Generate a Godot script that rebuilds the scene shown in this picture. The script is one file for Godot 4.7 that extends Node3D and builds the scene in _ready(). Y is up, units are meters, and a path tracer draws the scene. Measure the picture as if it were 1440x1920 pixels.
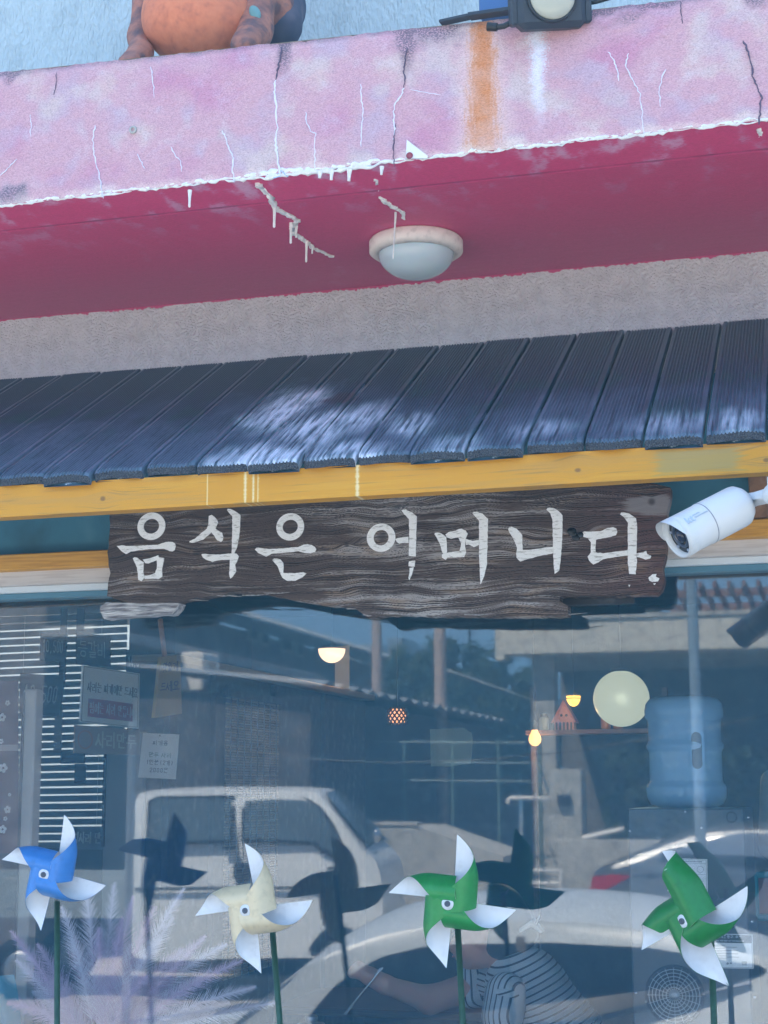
extends Node3D
# A shop front in open shade: canopy, plank roof, wooden sign and window; the street mirrored in the glass; the room behind it.
const F := 3000.0                      # focal length in photo pixels (1440 x 1920)
const EYE := Vector3(0, 1.6, 3.7)
const SOFFIT := 2.839
const FACE := 0.76                     # front plane of the canopy
const STREET := -0.42
var cb := Basis()
var used := {}
var mats := {}
var rng := RandomNumberGenerator.new()

# ---------------------------------------------------------------- where things stand
func ray(px: float, py: float) -> Vector3:
	return -cb.z + cb.x * ((px - 720.0) / F) - cb.y * ((py - 960.0) / F)
func P(px: float, py: float, z: float) -> Vector3:        # the point of the plane z that is seen there
	var d := ray(px, py)
	return EYE + d * ((z - EYE.z) / d.z)
func Y(px: float, py: float, y: float) -> Vector3:
	var d := ray(px, py)
	return EYE + d * ((y - EYE.y) / d.y)
func X(px: float, py: float, x: float) -> Vector3:
	var d := ray(px, py)
	return EYE + d * ((x - EYE.x) / d.x)
func M(px: float, py: float, out: float) -> Vector3:      # a place across the street, seen in the window glass
	var p := P(px, py, -out)
	return Vector3(p.x, p.y, out)
func MX(px: float, py: float, x: float) -> Vector3:
	var p := X(px, py, x)
	return Vector3(p.x, p.y, -p.z)

# ---------------------------------------------------------------- names
func nm(called: String) -> String:
	if not used.has(called):
		used[called] = 0
		return called
	used[called] += 1
	return "%s_%03d" % [called, used[called]]
func tag(o: Node3D, label: String, category: String, group := "") -> Node3D:
	o.set_meta("label", label)
	o.set_meta("category", category)
	if group: o.set_meta("group", group)
	return o
func thing(called: String, label: String, category: String, at := Vector3.ZERO, group := "") -> Node3D:
	var o := Node3D.new()
	o.name = nm(called)
	add_child(o)
	o.position = at
	return tag(o, label, category, group)
func put(called: String, mesh: Mesh, mat: Material, parent: Node3D = null, local := false) -> MeshInstance3D:
	var o := MeshInstance3D.new()
	o.mesh = mesh
	for i in mesh.get_surface_count():
		if mat: o.set_surface_override_material(i, mat)
	if parent == null:
		o.name = nm(called)
		add_child(o)
	else:
		o.name = called
		parent.add_child(o, true)
		if not local:                                       # its mesh is in the scene's own metres
			var off := Vector3.ZERO
			var q: Node = parent
			while q != self:
				off -= (q as Node3D).position
				q = q.get_parent()
			o.position = off
	return o
func struct(called: String, mesh: Mesh, mat: Material) -> MeshInstance3D:
	var o := put(called, mesh, mat)
	o.set_meta("kind", "structure")
	return o

# ---------------------------------------------------------------- shapes
class B:
	var st := SurfaceTool.new()
	var sg := -1
	func _init() -> void:
		st.begin(Mesh.PRIMITIVE_TRIANGLES)
	func v(p: Vector3, uv: Vector2) -> void:
		st.set_smooth_group(sg)
		st.set_uv(uv)
		st.add_vertex(p)
	func tri(a: Vector3, b: Vector3, c: Vector3, ua := Vector2.ZERO, ub := Vector2.ZERO, uc := Vector2.ZERO) -> void:
		v(a, ua)
		v(c, uc)
		v(b, ub)
	func quad(a: Vector3, b: Vector3, c: Vector3, d: Vector3, ua := Vector2(0, 1), ub := Vector2(1, 1), uc := Vector2(1, 0), ud := Vector2(0, 0)) -> void:
		tri(a, b, c, ua, ub, uc)
		tri(a, c, d, ua, uc, ud)
	func out_face(pts: Array, mid: Vector3) -> void:
		var n: Vector3 = (pts[1] - pts[0]).cross(pts[2] - pts[0])
		if n.dot(pts[0] - mid) < 0.0: pts.reverse()
		for i in range(1, pts.size() - 1): tri(pts[0], pts[i], pts[i + 1])
	func box(c: Vector3, s: Vector3, t := Basis.IDENTITY, bev := 0.0) -> B:
		var h := s * 0.5
		var old := sg
		sg = -1
		var q := func(x: float, y: float, z: float) -> Vector3: return c + t * Vector3(x, y, z)
		if bev <= 0.0:
			for k in 3:
				for e in [-1.0, 1.0]:
					var p := []
					for w in [[-1, -1], [1, -1], [1, 1], [-1, 1]]:
						var a := Vector3.ZERO
						a[k] = e * h[k]
						a[(k + 1) % 3] = w[0] * h[(k + 1) % 3]
						a[(k + 2) % 3] = w[1] * h[(k + 2) % 3]
						p.append(c + t * a)
					out_face(p, c)
		else:
			var g := h - Vector3.ONE * bev
			for k in 3:
				var k1 := (k + 1) % 3
				var k2 := (k + 2) % 3
				for e in [-1.0, 1.0]:
					var p := []
					for w in [[-1, -1], [1, -1], [1, 1], [-1, 1]]:
						var a := Vector3.ZERO
						a[k] = e * h[k]
						a[k1] = w[0] * g[k1]
						a[k2] = w[1] * g[k2]
						p.append(c + t * a)
					out_face(p, c)
					for f in [-1.0, 1.0]:
						var p2 := []
						for w in [[0, -1], [0, 1], [1, 1], [1, -1]]:
							var a := Vector3.ZERO
							a[k] = e * (h[k] if w[0] == 0 else g[k])
							a[k1] = f * (g[k1] if w[0] == 0 else h[k1])
							a[k2] = w[1] * g[k2]
							p2.append(c + t * a)
						out_face(p2, c)
			for e in [-1.0, 1.0]:
				for f in [-1.0, 1.0]:
					for i in [-1.0, 1.0]:
						out_face([q.call(e * h.x, f * g.y, i * g.z), q.call(e * g.x, f * h.y, i * g.z), q.call(e * g.x, f * g.y, i * h.z)], c)
		sg = old
		return self
	func span(a: Vector3, b: Vector3, bev := 0.0) -> B:
		return box((a + b) * 0.5, (b - a).abs(), Basis.IDENTITY, bev)
	func beam(a: Vector3, b: Vector3, w: float, h: float, bev := 0.0, up := Vector3.UP) -> B:
		var x := (b - a).normalized()
		var z := x.cross(up).normalized()
		return box((a + b) * 0.5, Vector3(a.distance_to(b), h, w), Basis(x, z.cross(x), z), bev)
	func tube(pts: Array, rad, n := 8, caps := true) -> B:
		var old := sg
		sg = 0
		var rings := []
		var up := Vector3.UP
		for i in pts.size():
			var d: Vector3 = (pts[mini(i + 1, pts.size() - 1)] - pts[maxi(i - 1, 0)]).normalized()
			if absf(d.dot(up)) > 0.95: up = Vector3.RIGHT if absf(d.x) < 0.9 else Vector3.BACK
			var x := d.cross(up).normalized()
			up = x.cross(d).normalized()
			var r: float = rad[i] if rad is Array else rad
			var ring := []
			for k in n: ring.append(pts[i] + (x * cos(TAU * k / n) + up * sin(TAU * k / n)) * r)
			rings.append(ring)
		for i in pts.size() - 1:
			for k in n:
				var l := (k + 1) % n
				quad(rings[i][l], rings[i][k], rings[i + 1][k], rings[i + 1][l])
		if caps:
			sg = -1
			for k in range(1, n - 1):
				tri(rings[0][0], rings[0][k], rings[0][k + 1])
				var e: Array = rings[-1]
				tri(e[0], e[k + 1], e[k])
		sg = old
		return self
	func lathe(prof: Array, n := 32, t := Transform3D.IDENTITY, from := 0.0, to := TAU) -> B:   # prof: (radius, height)
		var old := sg
		sg = 0
		for i in prof.size() - 1:
			for k in n:
				var a := from + (to - from) * k / n
				var b := from + (to - from) * (k + 1) / n
				var p := func(w: Vector2, g: float) -> Vector3: return t * Vector3(w.x * cos(g), w.y, -w.x * sin(g))
				quad(p.call(prof[i], a), p.call(prof[i], b), p.call(prof[i + 1], b), p.call(prof[i + 1], a), Vector2(float(k) / n, 0), Vector2(float(k + 1) / n, 0), Vector2(float(k + 1) / n, 1), Vector2(float(k) / n, 1))
		sg = old
		return self
	func prism(poly: PackedVector2Array, z0: float, z1: float, t := Transform3D.IDENTITY, uvr := Rect2(0, 0, 1, 1)) -> B:
		if not Geometry2D.is_polygon_clockwise(poly): pass
		else: poly.reverse()
		var ids := Geometry2D.triangulate_polygon(poly)
		var f := func(p: Vector2) -> Vector2: return Vector2((p.x - uvr.position.x) / uvr.size.x, 1.0 - (p.y - uvr.position.y) / uvr.size.y)
		for i in range(0, ids.size(), 3):
			var a := poly[ids[i]]
			var b := poly[ids[i + 1]]
			var c := poly[ids[i + 2]]
			if (b - a).cross(c - a) < 0.0:
				var w := b
				b = c
				c = w
			tri(t * Vector3(a.x, a.y, z1), t * Vector3(b.x, b.y, z1), t * Vector3(c.x, c.y, z1), f.call(a), f.call(b), f.call(c))
			tri(t * Vector3(a.x, a.y, z0), t * Vector3(c.x, c.y, z0), t * Vector3(b.x, b.y, z0), f.call(a), f.call(c), f.call(b))
		for i in poly.size():
			var a := poly[i]
			var b := poly[(i + 1) % poly.size()]
			quad(t * Vector3(a.x, a.y, z0), t * Vector3(b.x, b.y, z0), t * Vector3(b.x, b.y, z1), t * Vector3(a.x, a.y, z1), f.call(a), f.call(b), f.call(b), f.call(a))
		return self
	func ringpoly(c: Vector2, ro: Vector2, ri: Vector2, z0: float, z1: float, n := 28) -> B:
		for k in n:
			var a := TAU * k / n
			var b := TAU * (k + 1) / n
			var oa := c + Vector2(cos(a) * ro.x, sin(a) * ro.y)
			var ob := c + Vector2(cos(b) * ro.x, sin(b) * ro.y)
			var ia := c + Vector2(cos(a) * ri.x, sin(a) * ri.y)
			var ib := c + Vector2(cos(b) * ri.x, sin(b) * ri.y)
			var q := func(w: Vector2, z: float) -> Vector3: return Vector3(w.x, w.y, z)
			quad(q.call(ia, z1), q.call(oa, z1), q.call(ob, z1), q.call(ib, z1))
			quad(q.call(oa, z0), q.call(ob, z0), q.call(ob, z1), q.call(oa, z1))
			quad(q.call(ib, z0), q.call(ia, z0), q.call(ia, z1), q.call(ib, z1))
			quad(q.call(oa, z0), q.call(ia, z0), q.call(ib, z0), q.call(ob, z0))
		return self
	func ball(c: Vector3, r: Vector3, n := 20, m := 12, t := Basis.IDENTITY) -> B:
		var prof := []
		for i in m + 1: prof.append(Vector2(sin(PI * i / m), -cos(PI * i / m)))
		return lathe(prof, n, Transform3D(t * Basis.from_scale(r), c))
	func grid(nu: int, nv: int, f: Callable) -> B:          # f(u, v) -> point; u to the right, v up, seen from the front
		var old := sg
		sg = 0
		var row := []
		for j in nv + 1:
			var next := []
			for i in nu + 1: next.append(f.call(float(i) / nu, float(j) / nv))
			if j:
				for i in nu:
					var u0 := float(i) / nu
					var u1 := float(i + 1) / nu
					var v0 := 1.0 - float(j - 1) / nv
					var v1 := 1.0 - float(j) / nv
					quad(row[i], row[i + 1], next[i + 1], next[i], Vector2(u0, v0), Vector2(u1, v0), Vector2(u1, v1), Vector2(u0, v1))
			row = next
		sg = old
		return self
	func mesh(into: ArrayMesh = null) -> ArrayMesh:
		st.generate_normals()
		return st.commit(into)

# a body from bones [from, to, radius, radius], joined by a smooth minimum and meshed as surface nets
func nets(bones: Array, cell: float, k: float, uvf = null) -> ArrayMesh:
	var lo := Vector3.INF
	var hi := -Vector3.INF
	for b in bones:
		var r: float = maxf(b[2], b[3]) + k + cell * 2.0
		lo = lo.min(b[0] - Vector3.ONE * r).min(b[1] - Vector3.ONE * r)
		hi = hi.max(b[0] + Vector3.ONE * r).max(b[1] + Vector3.ONE * r)
	var n := Vector3i(((hi - lo) / cell).ceil()) + Vector3i.ONE
	var d := PackedFloat32Array()
	d.resize(n.x * n.y * n.z)
	d.fill(1.0)
	for b in bones:
		var r: float = maxf(b[2], b[3]) + k + cell
		var l := Vector3i(((b[0].min(b[1]) - Vector3.ONE * r - lo) / cell).floor()).clamp(Vector3i.ZERO, n - Vector3i.ONE)
		var h := Vector3i(((b[0].max(b[1]) + Vector3.ONE * r - lo) / cell).ceil()).clamp(Vector3i.ZERO, n - Vector3i.ONE)
		var ab: Vector3 = b[1] - b[0]
		var ll := maxf(ab.length_squared(), 1e-9)
		for z in range(l.z, h.z + 1):
			for y in range(l.y, h.y + 1):
				var at := (z * n.y + y) * n.x
				for x in range(l.x, h.x + 1):
					var p: Vector3 = lo + Vector3(x, y, z) * cell - b[0]
					var t := clampf(p.dot(ab) / ll, 0.0, 1.0)
					var e: float = (p - ab * t).length() - lerpf(b[2], b[3], t)
					var o := d[at + x]
					var w := maxf(k - absf(o - e), 0.0) / k
					d[at + x] = minf(o, e) - w * w * k * 0.25
	var id := PackedInt32Array()
	id.resize(d.size())
	id.fill(-1)
	var st := SurfaceTool.new()
	st.begin(Mesh.PRIMITIVE_TRIANGLES)
	st.set_smooth_group(0)
	var count := 0
	var step := [1, n.x, n.x * n.y]
	for z in n.z - 1:
		for y in n.y - 1:
			for x in n.x - 1:
				var at := (z * n.y + y) * n.x + x
				var neg := 0
				for c in 8:
					if d[at + (c & 1) + ((c >> 1) & 1) * n.x + (c >> 2) * n.x * n.y] < 0.0: neg += 1
				if neg == 0 or neg == 8: continue
				var sum := Vector3.ZERO
				var m := 0
				for c in 8:
					var a := d[at + (c & 1) + ((c >> 1) & 1) * n.x + (c >> 2) * n.x * n.y]
					for ax in 3:
						if (c >> ax) & 1: continue
						var e := c | (1 << ax)
						var b2 := d[at + (e & 1) + ((e >> 1) & 1) * n.x + (e >> 2) * n.x * n.y]
						if (a < 0.0) == (b2 < 0.0): continue
						var q := Vector3(c & 1, (c >> 1) & 1, c >> 2)
						q[ax] += a / (a - b2)
						sum += q
						m += 1
				id[at] = count
				count += 1
				var v := lo + (Vector3(x, y, z) + sum / m) * cell
				if uvf != null: st.set_uv((uvf as Callable).call(v))
				st.add_vertex(v)
	for z in range(1, n.z - 1):
		for y in range(1, n.y - 1):
			for x in range(1, n.x - 1):
				var at := (z * n.y + y) * n.x + x
				for ax in 3:
					var s0: bool = d[at] < 0.0
					if s0 == (d[at + step[ax]] < 0.0): continue
					var u: int = step[(ax + 1) % 3]
					var w: int = step[(ax + 2) % 3]
					var q := [id[at], id[at - u], id[at - u - w], id[at - w]]
					if not s0: q.reverse()
					for i in [0, 2, 1, 0, 3, 2]: st.add_index(q[i])
	st.generate_normals()
	return st.commit()

# ---------------------------------------------------------------- materials
func c8(r: int, g: int, b: int, a := 1.0) -> Color: return Color(r / 255.0, g / 255.0, b / 255.0, a)
func mat(col: Color, rough := 0.7, metal := 0.0) -> StandardMaterial3D:
	var m := StandardMaterial3D.new()
	m.albedo_color = col
	m.roughness = rough
	m.metallic = metal
	return m
func noise(freq: float, oct := 4, kind := FastNoiseLite.TYPE_SIMPLEX_SMOOTH, sd := 1) -> FastNoiseLite:
	var n := FastNoiseLite.new()
	n.noise_type = kind
	n.frequency = freq
	n.fractal_octaves = oct
	n.seed = sd
	return n
func ntex(n: FastNoiseLite, size: int, stops: Array = []) -> NoiseTexture2D:     # stops: [offset, colour, ...]
	var t := NoiseTexture2D.new()
	t.width = size
	t.height = size
	t.seamless = true
	t.seamless_blend_skirt = 0.25
	t.noise = n
	if stops:
		var g := Gradient.new()
		g.offsets = PackedFloat32Array(range(0, stops.size(), 2).map(func(i): return stops[i]))
		g.colors = PackedColorArray(range(0, stops.size(), 2).map(func(i): return stops[i + 1]))
		t.color_ramp = g
	return t
func tri_mat(tex: Texture2D, scale: Vector3, rough := 0.75, bump: Texture2D = null, cm := 0.2) -> StandardMaterial3D:
	var m := mat(Color.WHITE, rough)
	m.albedo_texture = tex
	m.uv1_triplanar = true
	m.uv1_world_triplanar = true
	m.uv1_scale = scale
	if bump: relief(m, bump, cm)
	return m
func relief(m: StandardMaterial3D, bump: Texture2D, cm: float) -> StandardMaterial3D:
	m.heightmap_enabled = true
	m.heightmap_texture = bump
	m.heightmap_scale = cm
	return m
func painted(w: int, h: int, f: Callable) -> ImageTexture:                      # f(u, v) -> colour, v downwards
	var im := Image.create(w, h, false, Image.FORMAT_RGB8)
	for y in h:
		for x in w: im.set_pixel(x, y, f.call((x + 0.5) / w, (y + 0.5) / h))
	return ImageTexture.create_from_image(im)
func grime(base: Color, amount := 0.12, scale := 1.0, rough := 0.7, sd := 3) -> StandardMaterial3D:   # a plain colour with wear and fine relief
	var n := noise(0.02, 5, FastNoiseLite.TYPE_SIMPLEX_SMOOTH, sd)
	return tri_mat(ntex(n, 256, [0.0, base.darkened(amount * 1.6), 0.45, base, 0.6, base, 1.0, base.lightened(amount)]), Vector3.ONE * scale, rough)
func glow(col: Color, energy: float) -> StandardMaterial3D:
	var m := mat(col.darkened(0.2), 0.5)
	m.emission_enabled = true
	m.emission = col
	m.emission_energy_multiplier = energy
	return m
func pane_mat(alpha: float, col: Color) -> StandardMaterial3D:
	var m := mat(Color(col.r, col.g, col.b, alpha), 0.02)
	m.transparency = BaseMaterial3D.TRANSPARENCY_ALPHA
	m.metallic_specular = 0.5
	return m

# ---------------------------------------------------------------- lettering: strokes of the letters on a 9 x 9 grid
const JAMO := {"ㄱ": "01 81 79", "ㄴ": "10 18 98", "ㄷ": "91 11 18 98", "ㄹ": "01 91 95 15 19 99", "ㅁ": "11 91 99 19 11", "ㅂ": "10 19 99 90,15 95", "ㅅ": "50 44 09,43 99",
	"ㅇ": "50 81 94 88 59 28 15 21 50", "ㅈ": "11 91,51 44 09,44 99", "ㅊ": "40 60,12 92,52 45 09,45 99", "ㅋ": "01 81 79,15 85", "ㅌ": "90 10 19 99,15 95", "ㅍ": "01 91,31 38,71 78,09 99", "ㅎ": "40 60,12 92,53 85 89 59 28 35 53",
	"ㅏ": "30 39,34 94", "ㅐ": "20 29,24 74,70 79", "ㅑ": "30 39,33 93,36 96", "ㅓ": "70 79,04 74", "ㅔ": "50 59,04 54,90 99", "ㅕ": "70 79,03 73,06 76", "ㅖ": "50 59,03 53,06 56,90 99", "ㅗ": "08 98,42 48", "ㅛ": "08 98,32 38,62 68",
	"ㅜ": "02 92,42 49", "ㅠ": "02 92,32 39,62 69", "ㅡ": "05 95", "ㅣ": "50 59",
	"0": "50 81 88 59 28 21 50", "1": "32 50 59", "2": "12 40 80 83 19 99", "3": "10 80 44 87 59 18", "4": "70 07 97,70 79", "5": "90 20 14 64 97 59 18", ",": "58 4A", "(": "60 44 69", ")": "30 54 39", "/": "90 09"}
const LEADS := "ㄱㄲㄴㄷㄸㄹㅁㅂㅃㅅㅆㅇㅈㅉㅊㅋㅌㅍㅎ"
const VOWELS := "ㅏㅐㅑㅒㅓㅔㅕㅖㅗㅘㅙㅚㅛㅜㅝㅞㅟㅠㅡㅢㅣ"
const TAILS := " ㄱㄲㄳㄴㄵㄶㄷㄹㄺㄻㄼㄽㄾㄿㅀㅁㅂㅄㅅㅆㅇㅈㅊㅋㅌㅍㅎ"
const DOUBLE := {"ㄲ": "ㄱ", "ㄸ": "ㄷ", "ㅃ": "ㅂ", "ㅆ": "ㅅ", "ㅉ": "ㅈ"}
func strokes(ch: String, r: Rect2, to: Array) -> void:
	if DOUBLE.has(ch):
		strokes(DOUBLE[ch], Rect2(r.position, Vector2(r.size.x * 0.46, r.size.y)), to)
		strokes(DOUBLE[ch], Rect2(r.position + Vector2(r.size.x * 0.54, 0), Vector2(r.size.x * 0.46, r.size.y)), to)
		return
	if not JAMO.has(ch): return
	for s in JAMO[ch].split(","):
		var line := []
		for p in s.split(" "): line.append(r.position + Vector2(p.substr(0, 1).hex_to_int(), p.substr(1, 1).hex_to_int()) / 9.0 * r.size)
		to.append(line)
func syllable(ch: String, o: Vector2, s: Vector2) -> Array:
	var to := []
	var code := ch.unicode_at(0) - 0xAC00
	if code < 0 or code > 11171:
		strokes(ch, Rect2(o + s * Vector2(0.12, 0.1), s * Vector2(0.5, 0.8)), to)
		return to
	var vi := (code % 588) / 28
	var v := VOWELS[vi]
	var t := TAILS[code % 28]
	var fin := code % 28 > 0
	var rc: Rect2
	var rv: Rect2
	if vi < 8 or vi == 20:
		rc = Rect2(0.06, 0.06, 0.46, 0.44) if fin else Rect2(0.06, 0.16, 0.46, 0.66)
		rv = Rect2(0.58, 0.0, 0.38, 0.56) if fin else Rect2(0.58, 0.0, 0.38, 0.98)
	else:
		rc = Rect2(0.2, 0.02, 0.6, 0.28) if fin else Rect2(0.18, 0.06, 0.64, 0.42)
		rv = Rect2(0.04, 0.32, 0.92, 0.26) if fin else Rect2(0.04, 0.52, 0.92, 0.42)
	strokes(LEADS[code / 588], Rect2(o + rc.position * s, rc.size * s), to)
	strokes(v, Rect2(o + rv.position * s, rv.size * s), to)
	if fin: strokes(t, Rect2(o + s * Vector2(0.2, 0.64), s * Vector2(0.62, 0.34)), to)
	return to
func write(im: Image, text: String, at: Vector2, size: Vector2, col: Color, pen := 3, gap := 1.08) -> void:
	for ch in text:
		if ch == " ":
			at.x += size.x * 0.45
			continue
		for line in syllable(ch, at, size):
			for i in line.size() - 1:
				var n := maxi(1, int(line[i].distance_to(line[i + 1]) / 1.5))
				for k in n + 1:
					var p: Vector2 = line[i].lerp(line[i + 1], float(k) / n)
					im.fill_rect(Rect2i(int(p.x) - pen / 2, int(p.y) - pen / 2, pen, pen), col)
		at.x += size.x * (gap if ch.unicode_at(0) > 0x1000 else gap * 0.62)
func page(w: int, h: int, back: Color) -> Image:
	var im := Image.create(w, h, false, Image.FORMAT_RGB8)
	im.fill(back)
	return im
func print_mat(im: Image, rough := 0.6) -> StandardMaterial3D:
	var m := mat(Color.WHITE, rough)
	m.albedo_texture = ImageTexture.create_from_image(im)
	return m
func sheet(a: Vector3, b: Vector3, c: Vector3, d: Vector3, thick := 0.002) -> ArrayMesh:    # lower left, lower right, upper right, upper left
	var k := B.new()
	var n := (b - a).cross(d - a).normalized() * thick
	k.quad(a, b, c, d)
	k.quad(b - n, a - n, d - n, c - n, Vector2(0.01, 0.01), Vector2(0.02, 0.01), Vector2(0.02, 0.02), Vector2(0.01, 0.02))
	for e in [[a, b], [b, c], [c, d], [d, a]]: k.quad(e[0] - n, e[1] - n, e[1], e[0], Vector2(0.01, 0.01), Vector2(0.02, 0.01), Vector2(0.02, 0.02), Vector2(0.01, 0.02))
	return k.mesh()

# ---------------------------------------------------------------- the scene
func _ready() -> void:
	rng.seed = 7
	var yaw := deg_to_rad(15.6)
	var pitch := deg_to_rad(9.95)
	var fw := Vector3(-sin(yaw) * cos(pitch), sin(pitch), -cos(yaw) * cos(pitch))
	var rt := fw.cross(Vector3.UP).normalized()
	cb = Basis(rt, rt.cross(fw), -fw).rotated(fw, deg_to_rad(0.2))
	var cam := Camera3D.new()
	cam.name = "camera"
	cam.transform = Transform3D(cb, EYE)
	cam.fov = rad_to_deg(2.0 * atan(960.0 / F))
	cam.near = 0.05
	cam.far = 400.0
	add_child(cam)
	cam.current = true
	var sky := ProceduralSkyMaterial.new()
	sky.sky_top_color = c8(136, 164, 204)
	sky.sky_horizon_color = c8(150, 188, 228)
	sky.sky_curve = 0.16
	sky.ground_bottom_color = c8(120, 118, 112)
	sky.ground_horizon_color = c8(170, 185, 198)
	var env := Environment.new()
	env.background_mode = Environment.BG_SKY
	env.sky = Sky.new()
	env.sky.sky_material = sky
	env.background_energy_multiplier = 0.85
	env.ambient_light_source = Environment.AMBIENT_SOURCE_SKY
	env.tonemap_mode = Environment.TONE_MAPPER_LINEAR
	env.tonemap_exposure = 4.05
	env.sdfgi_enabled = true
	env.ssao_enabled = true
	env.ssil_enabled = true
	env.fog_enabled = true                 # the bluish veil over everything
	env.fog_density = 0.011
	env.fog_light_color = c8(126, 182, 220)
	var we := WorldEnvironment.new()
	we.name = "environment"
	we.environment = env
	add_child(we)
	var sun := DirectionalLight3D.new()
	sun.name = "sun"
	sun.light_energy = 1.55
	sun.light_color = Color(1.0, 0.95, 0.87)
	sun.light_angular_distance = 0.5
	sun.shadow_enabled = true
	add_child(sun)
	sun.look_at_from_position(Vector3(-2.2, 8.2, -4.8), Vector3.ZERO)   # behind the shop: its front lies in open shade
	shared()
	ground()
	building()
	canopy()
	awning()
	window()
	sign_board()
	on_canopy()
	security_camera()
	pinwheels()
	room()
	room_lamps()
	left_corner()
	machine()
	diner()
	dried_plant()
	street_vehicles()
	street_buildings()
	street_small()

func shared() -> void:
	var fine := noise(0.045, 4)
	mats.bump = ntex(fine, 512)
	var pebble := noise(0.05, 2, FastNoiseLite.TYPE_CELLULAR, 5)
	pebble.cellular_return_type = FastNoiseLite.RETURN_DISTANCE
	mats.pebble = ntex(pebble, 512)
	var worm := noise(0.03, 3, FastNoiseLite.TYPE_SIMPLEX_SMOOTH, 8)
	worm.fractal_type = FastNoiseLite.FRACTAL_RIDGED
	mats.worm = ntex(worm, 512)
	mats.white = grime(c8(226, 226, 224), 0.05, 3.0, 0.45)
	mats.crust = relief(grime(c8(252, 251, 248), 0.03, 18.0, 0.8, 9), mats.bump, 0.3)
	mats.steel = mat(c8(190, 192, 195), 0.28, 0.9)
	mats.dark = grime(c8(40, 44, 52), 0.2, 2.0, 0.6)
	mats.black = mat(c8(22, 23, 26), 0.35)
	mats.brown = grime(c8(66, 54, 50), 0.25, 3.0, 0.7, 12)
	mats.wood_pale = wood(c8(196, 168, 128), c8(162, 132, 96), 0.6)
	mats.concrete = relief(grime(c8(176, 176, 172), 0.16, 0.8, 0.9, 15), mats.bump, 0.3)
	mats.skin = mat(c8(214, 160, 136), 0.55)
	mats.skin.subsurf_scatter_enabled = true
	mats.skin.subsurf_scatter_strength = 0.15
	mats.car_glass = mat(c8(24, 30, 36), 0.06)
	mats.rubber = mat(c8(26, 26, 27), 0.85)
	mats.chrome = mat(c8(215, 216, 218), 0.12, 1.0)

func wood(light: Color, dark: Color, rough := 0.6, along := 1.0) -> StandardMaterial3D:
	var n := noise(0.02, 5, FastNoiseLite.TYPE_SIMPLEX_SMOOTH, 21)
	return tri_mat(ntex(n, 512, [0.0, dark, 0.38, light.lerp(dark, 0.5), 0.5, light, 1.0, light.lightened(0.08)]), Vector3(0.5 * along, 9.0, 9.0), rough)

func ground() -> void:
	var g := B.new()
	g.box(Vector3(0, STREET - 0.5, 30), Vector3(360, 1.0, 360))
	struct("ground", g.mesh(), relief(grime(c8(172, 167, 157), 0.12, 0.25, 0.95), mats.bump, 0.4))
	var r := B.new()
	r.box(Vector3(0, STREET - 0.016, 8.2), Vector3(120, 0.04, 6.8))
	struct("road", r.mesh(), relief(grime(c8(142, 138, 132), 0.14, 0.8, 0.95, 4), mats.bump, 0.3))
	var line := B.new()
	for i in 9: line.box(Vector3(-40.0 + i * 9.0, STREET + 0.0065, 9.3), Vector3(3.0, 0.003, 0.12))
	struct("road_marking", line.mesh(), mats.white)
	var pv := thing("pavement", "grey paved terrace with a kerb in front of the shop", "pavement")
	pv.set_meta("kind", "structure")
	var t := B.new()
	t.box(Vector3(-0.5, -0.27, 2.2), Vector3(18, 0.46, 4.4))
	put("terrace", t.mesh(), relief(grime(c8(204, 199, 190), 0.1, 1.5, 0.9), mats.bump, 0.2), pv)
	var slab := B.new().box(Vector3.ZERO, Vector3(0.59, 0.04, 0.59), Basis.IDENTITY, 0.004).mesh()
	var pm := [grime(c8(206, 201, 192), 0.1, 1.2, 0.9, 31), grime(c8(196, 191, 182), 0.1, 1.2, 0.9, 32)]
	for i in 10:
		for j in 7:
			var s := put("paving_slab", slab, pm[(i * 3 + j * 5) % 2], pv, true)
			s.position = Vector3(-3.3 + i * 0.6, -0.02, 0.45 + j * 0.6)
	var kerb := B.new()
	kerb.box(Vector3(-0.5, -0.225, 4.475), Vector3(18, 0.45, 0.15), Basis.IDENTITY, 0.015)
	put("kerb", kerb.mesh(), mats.concrete, pv)

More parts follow.
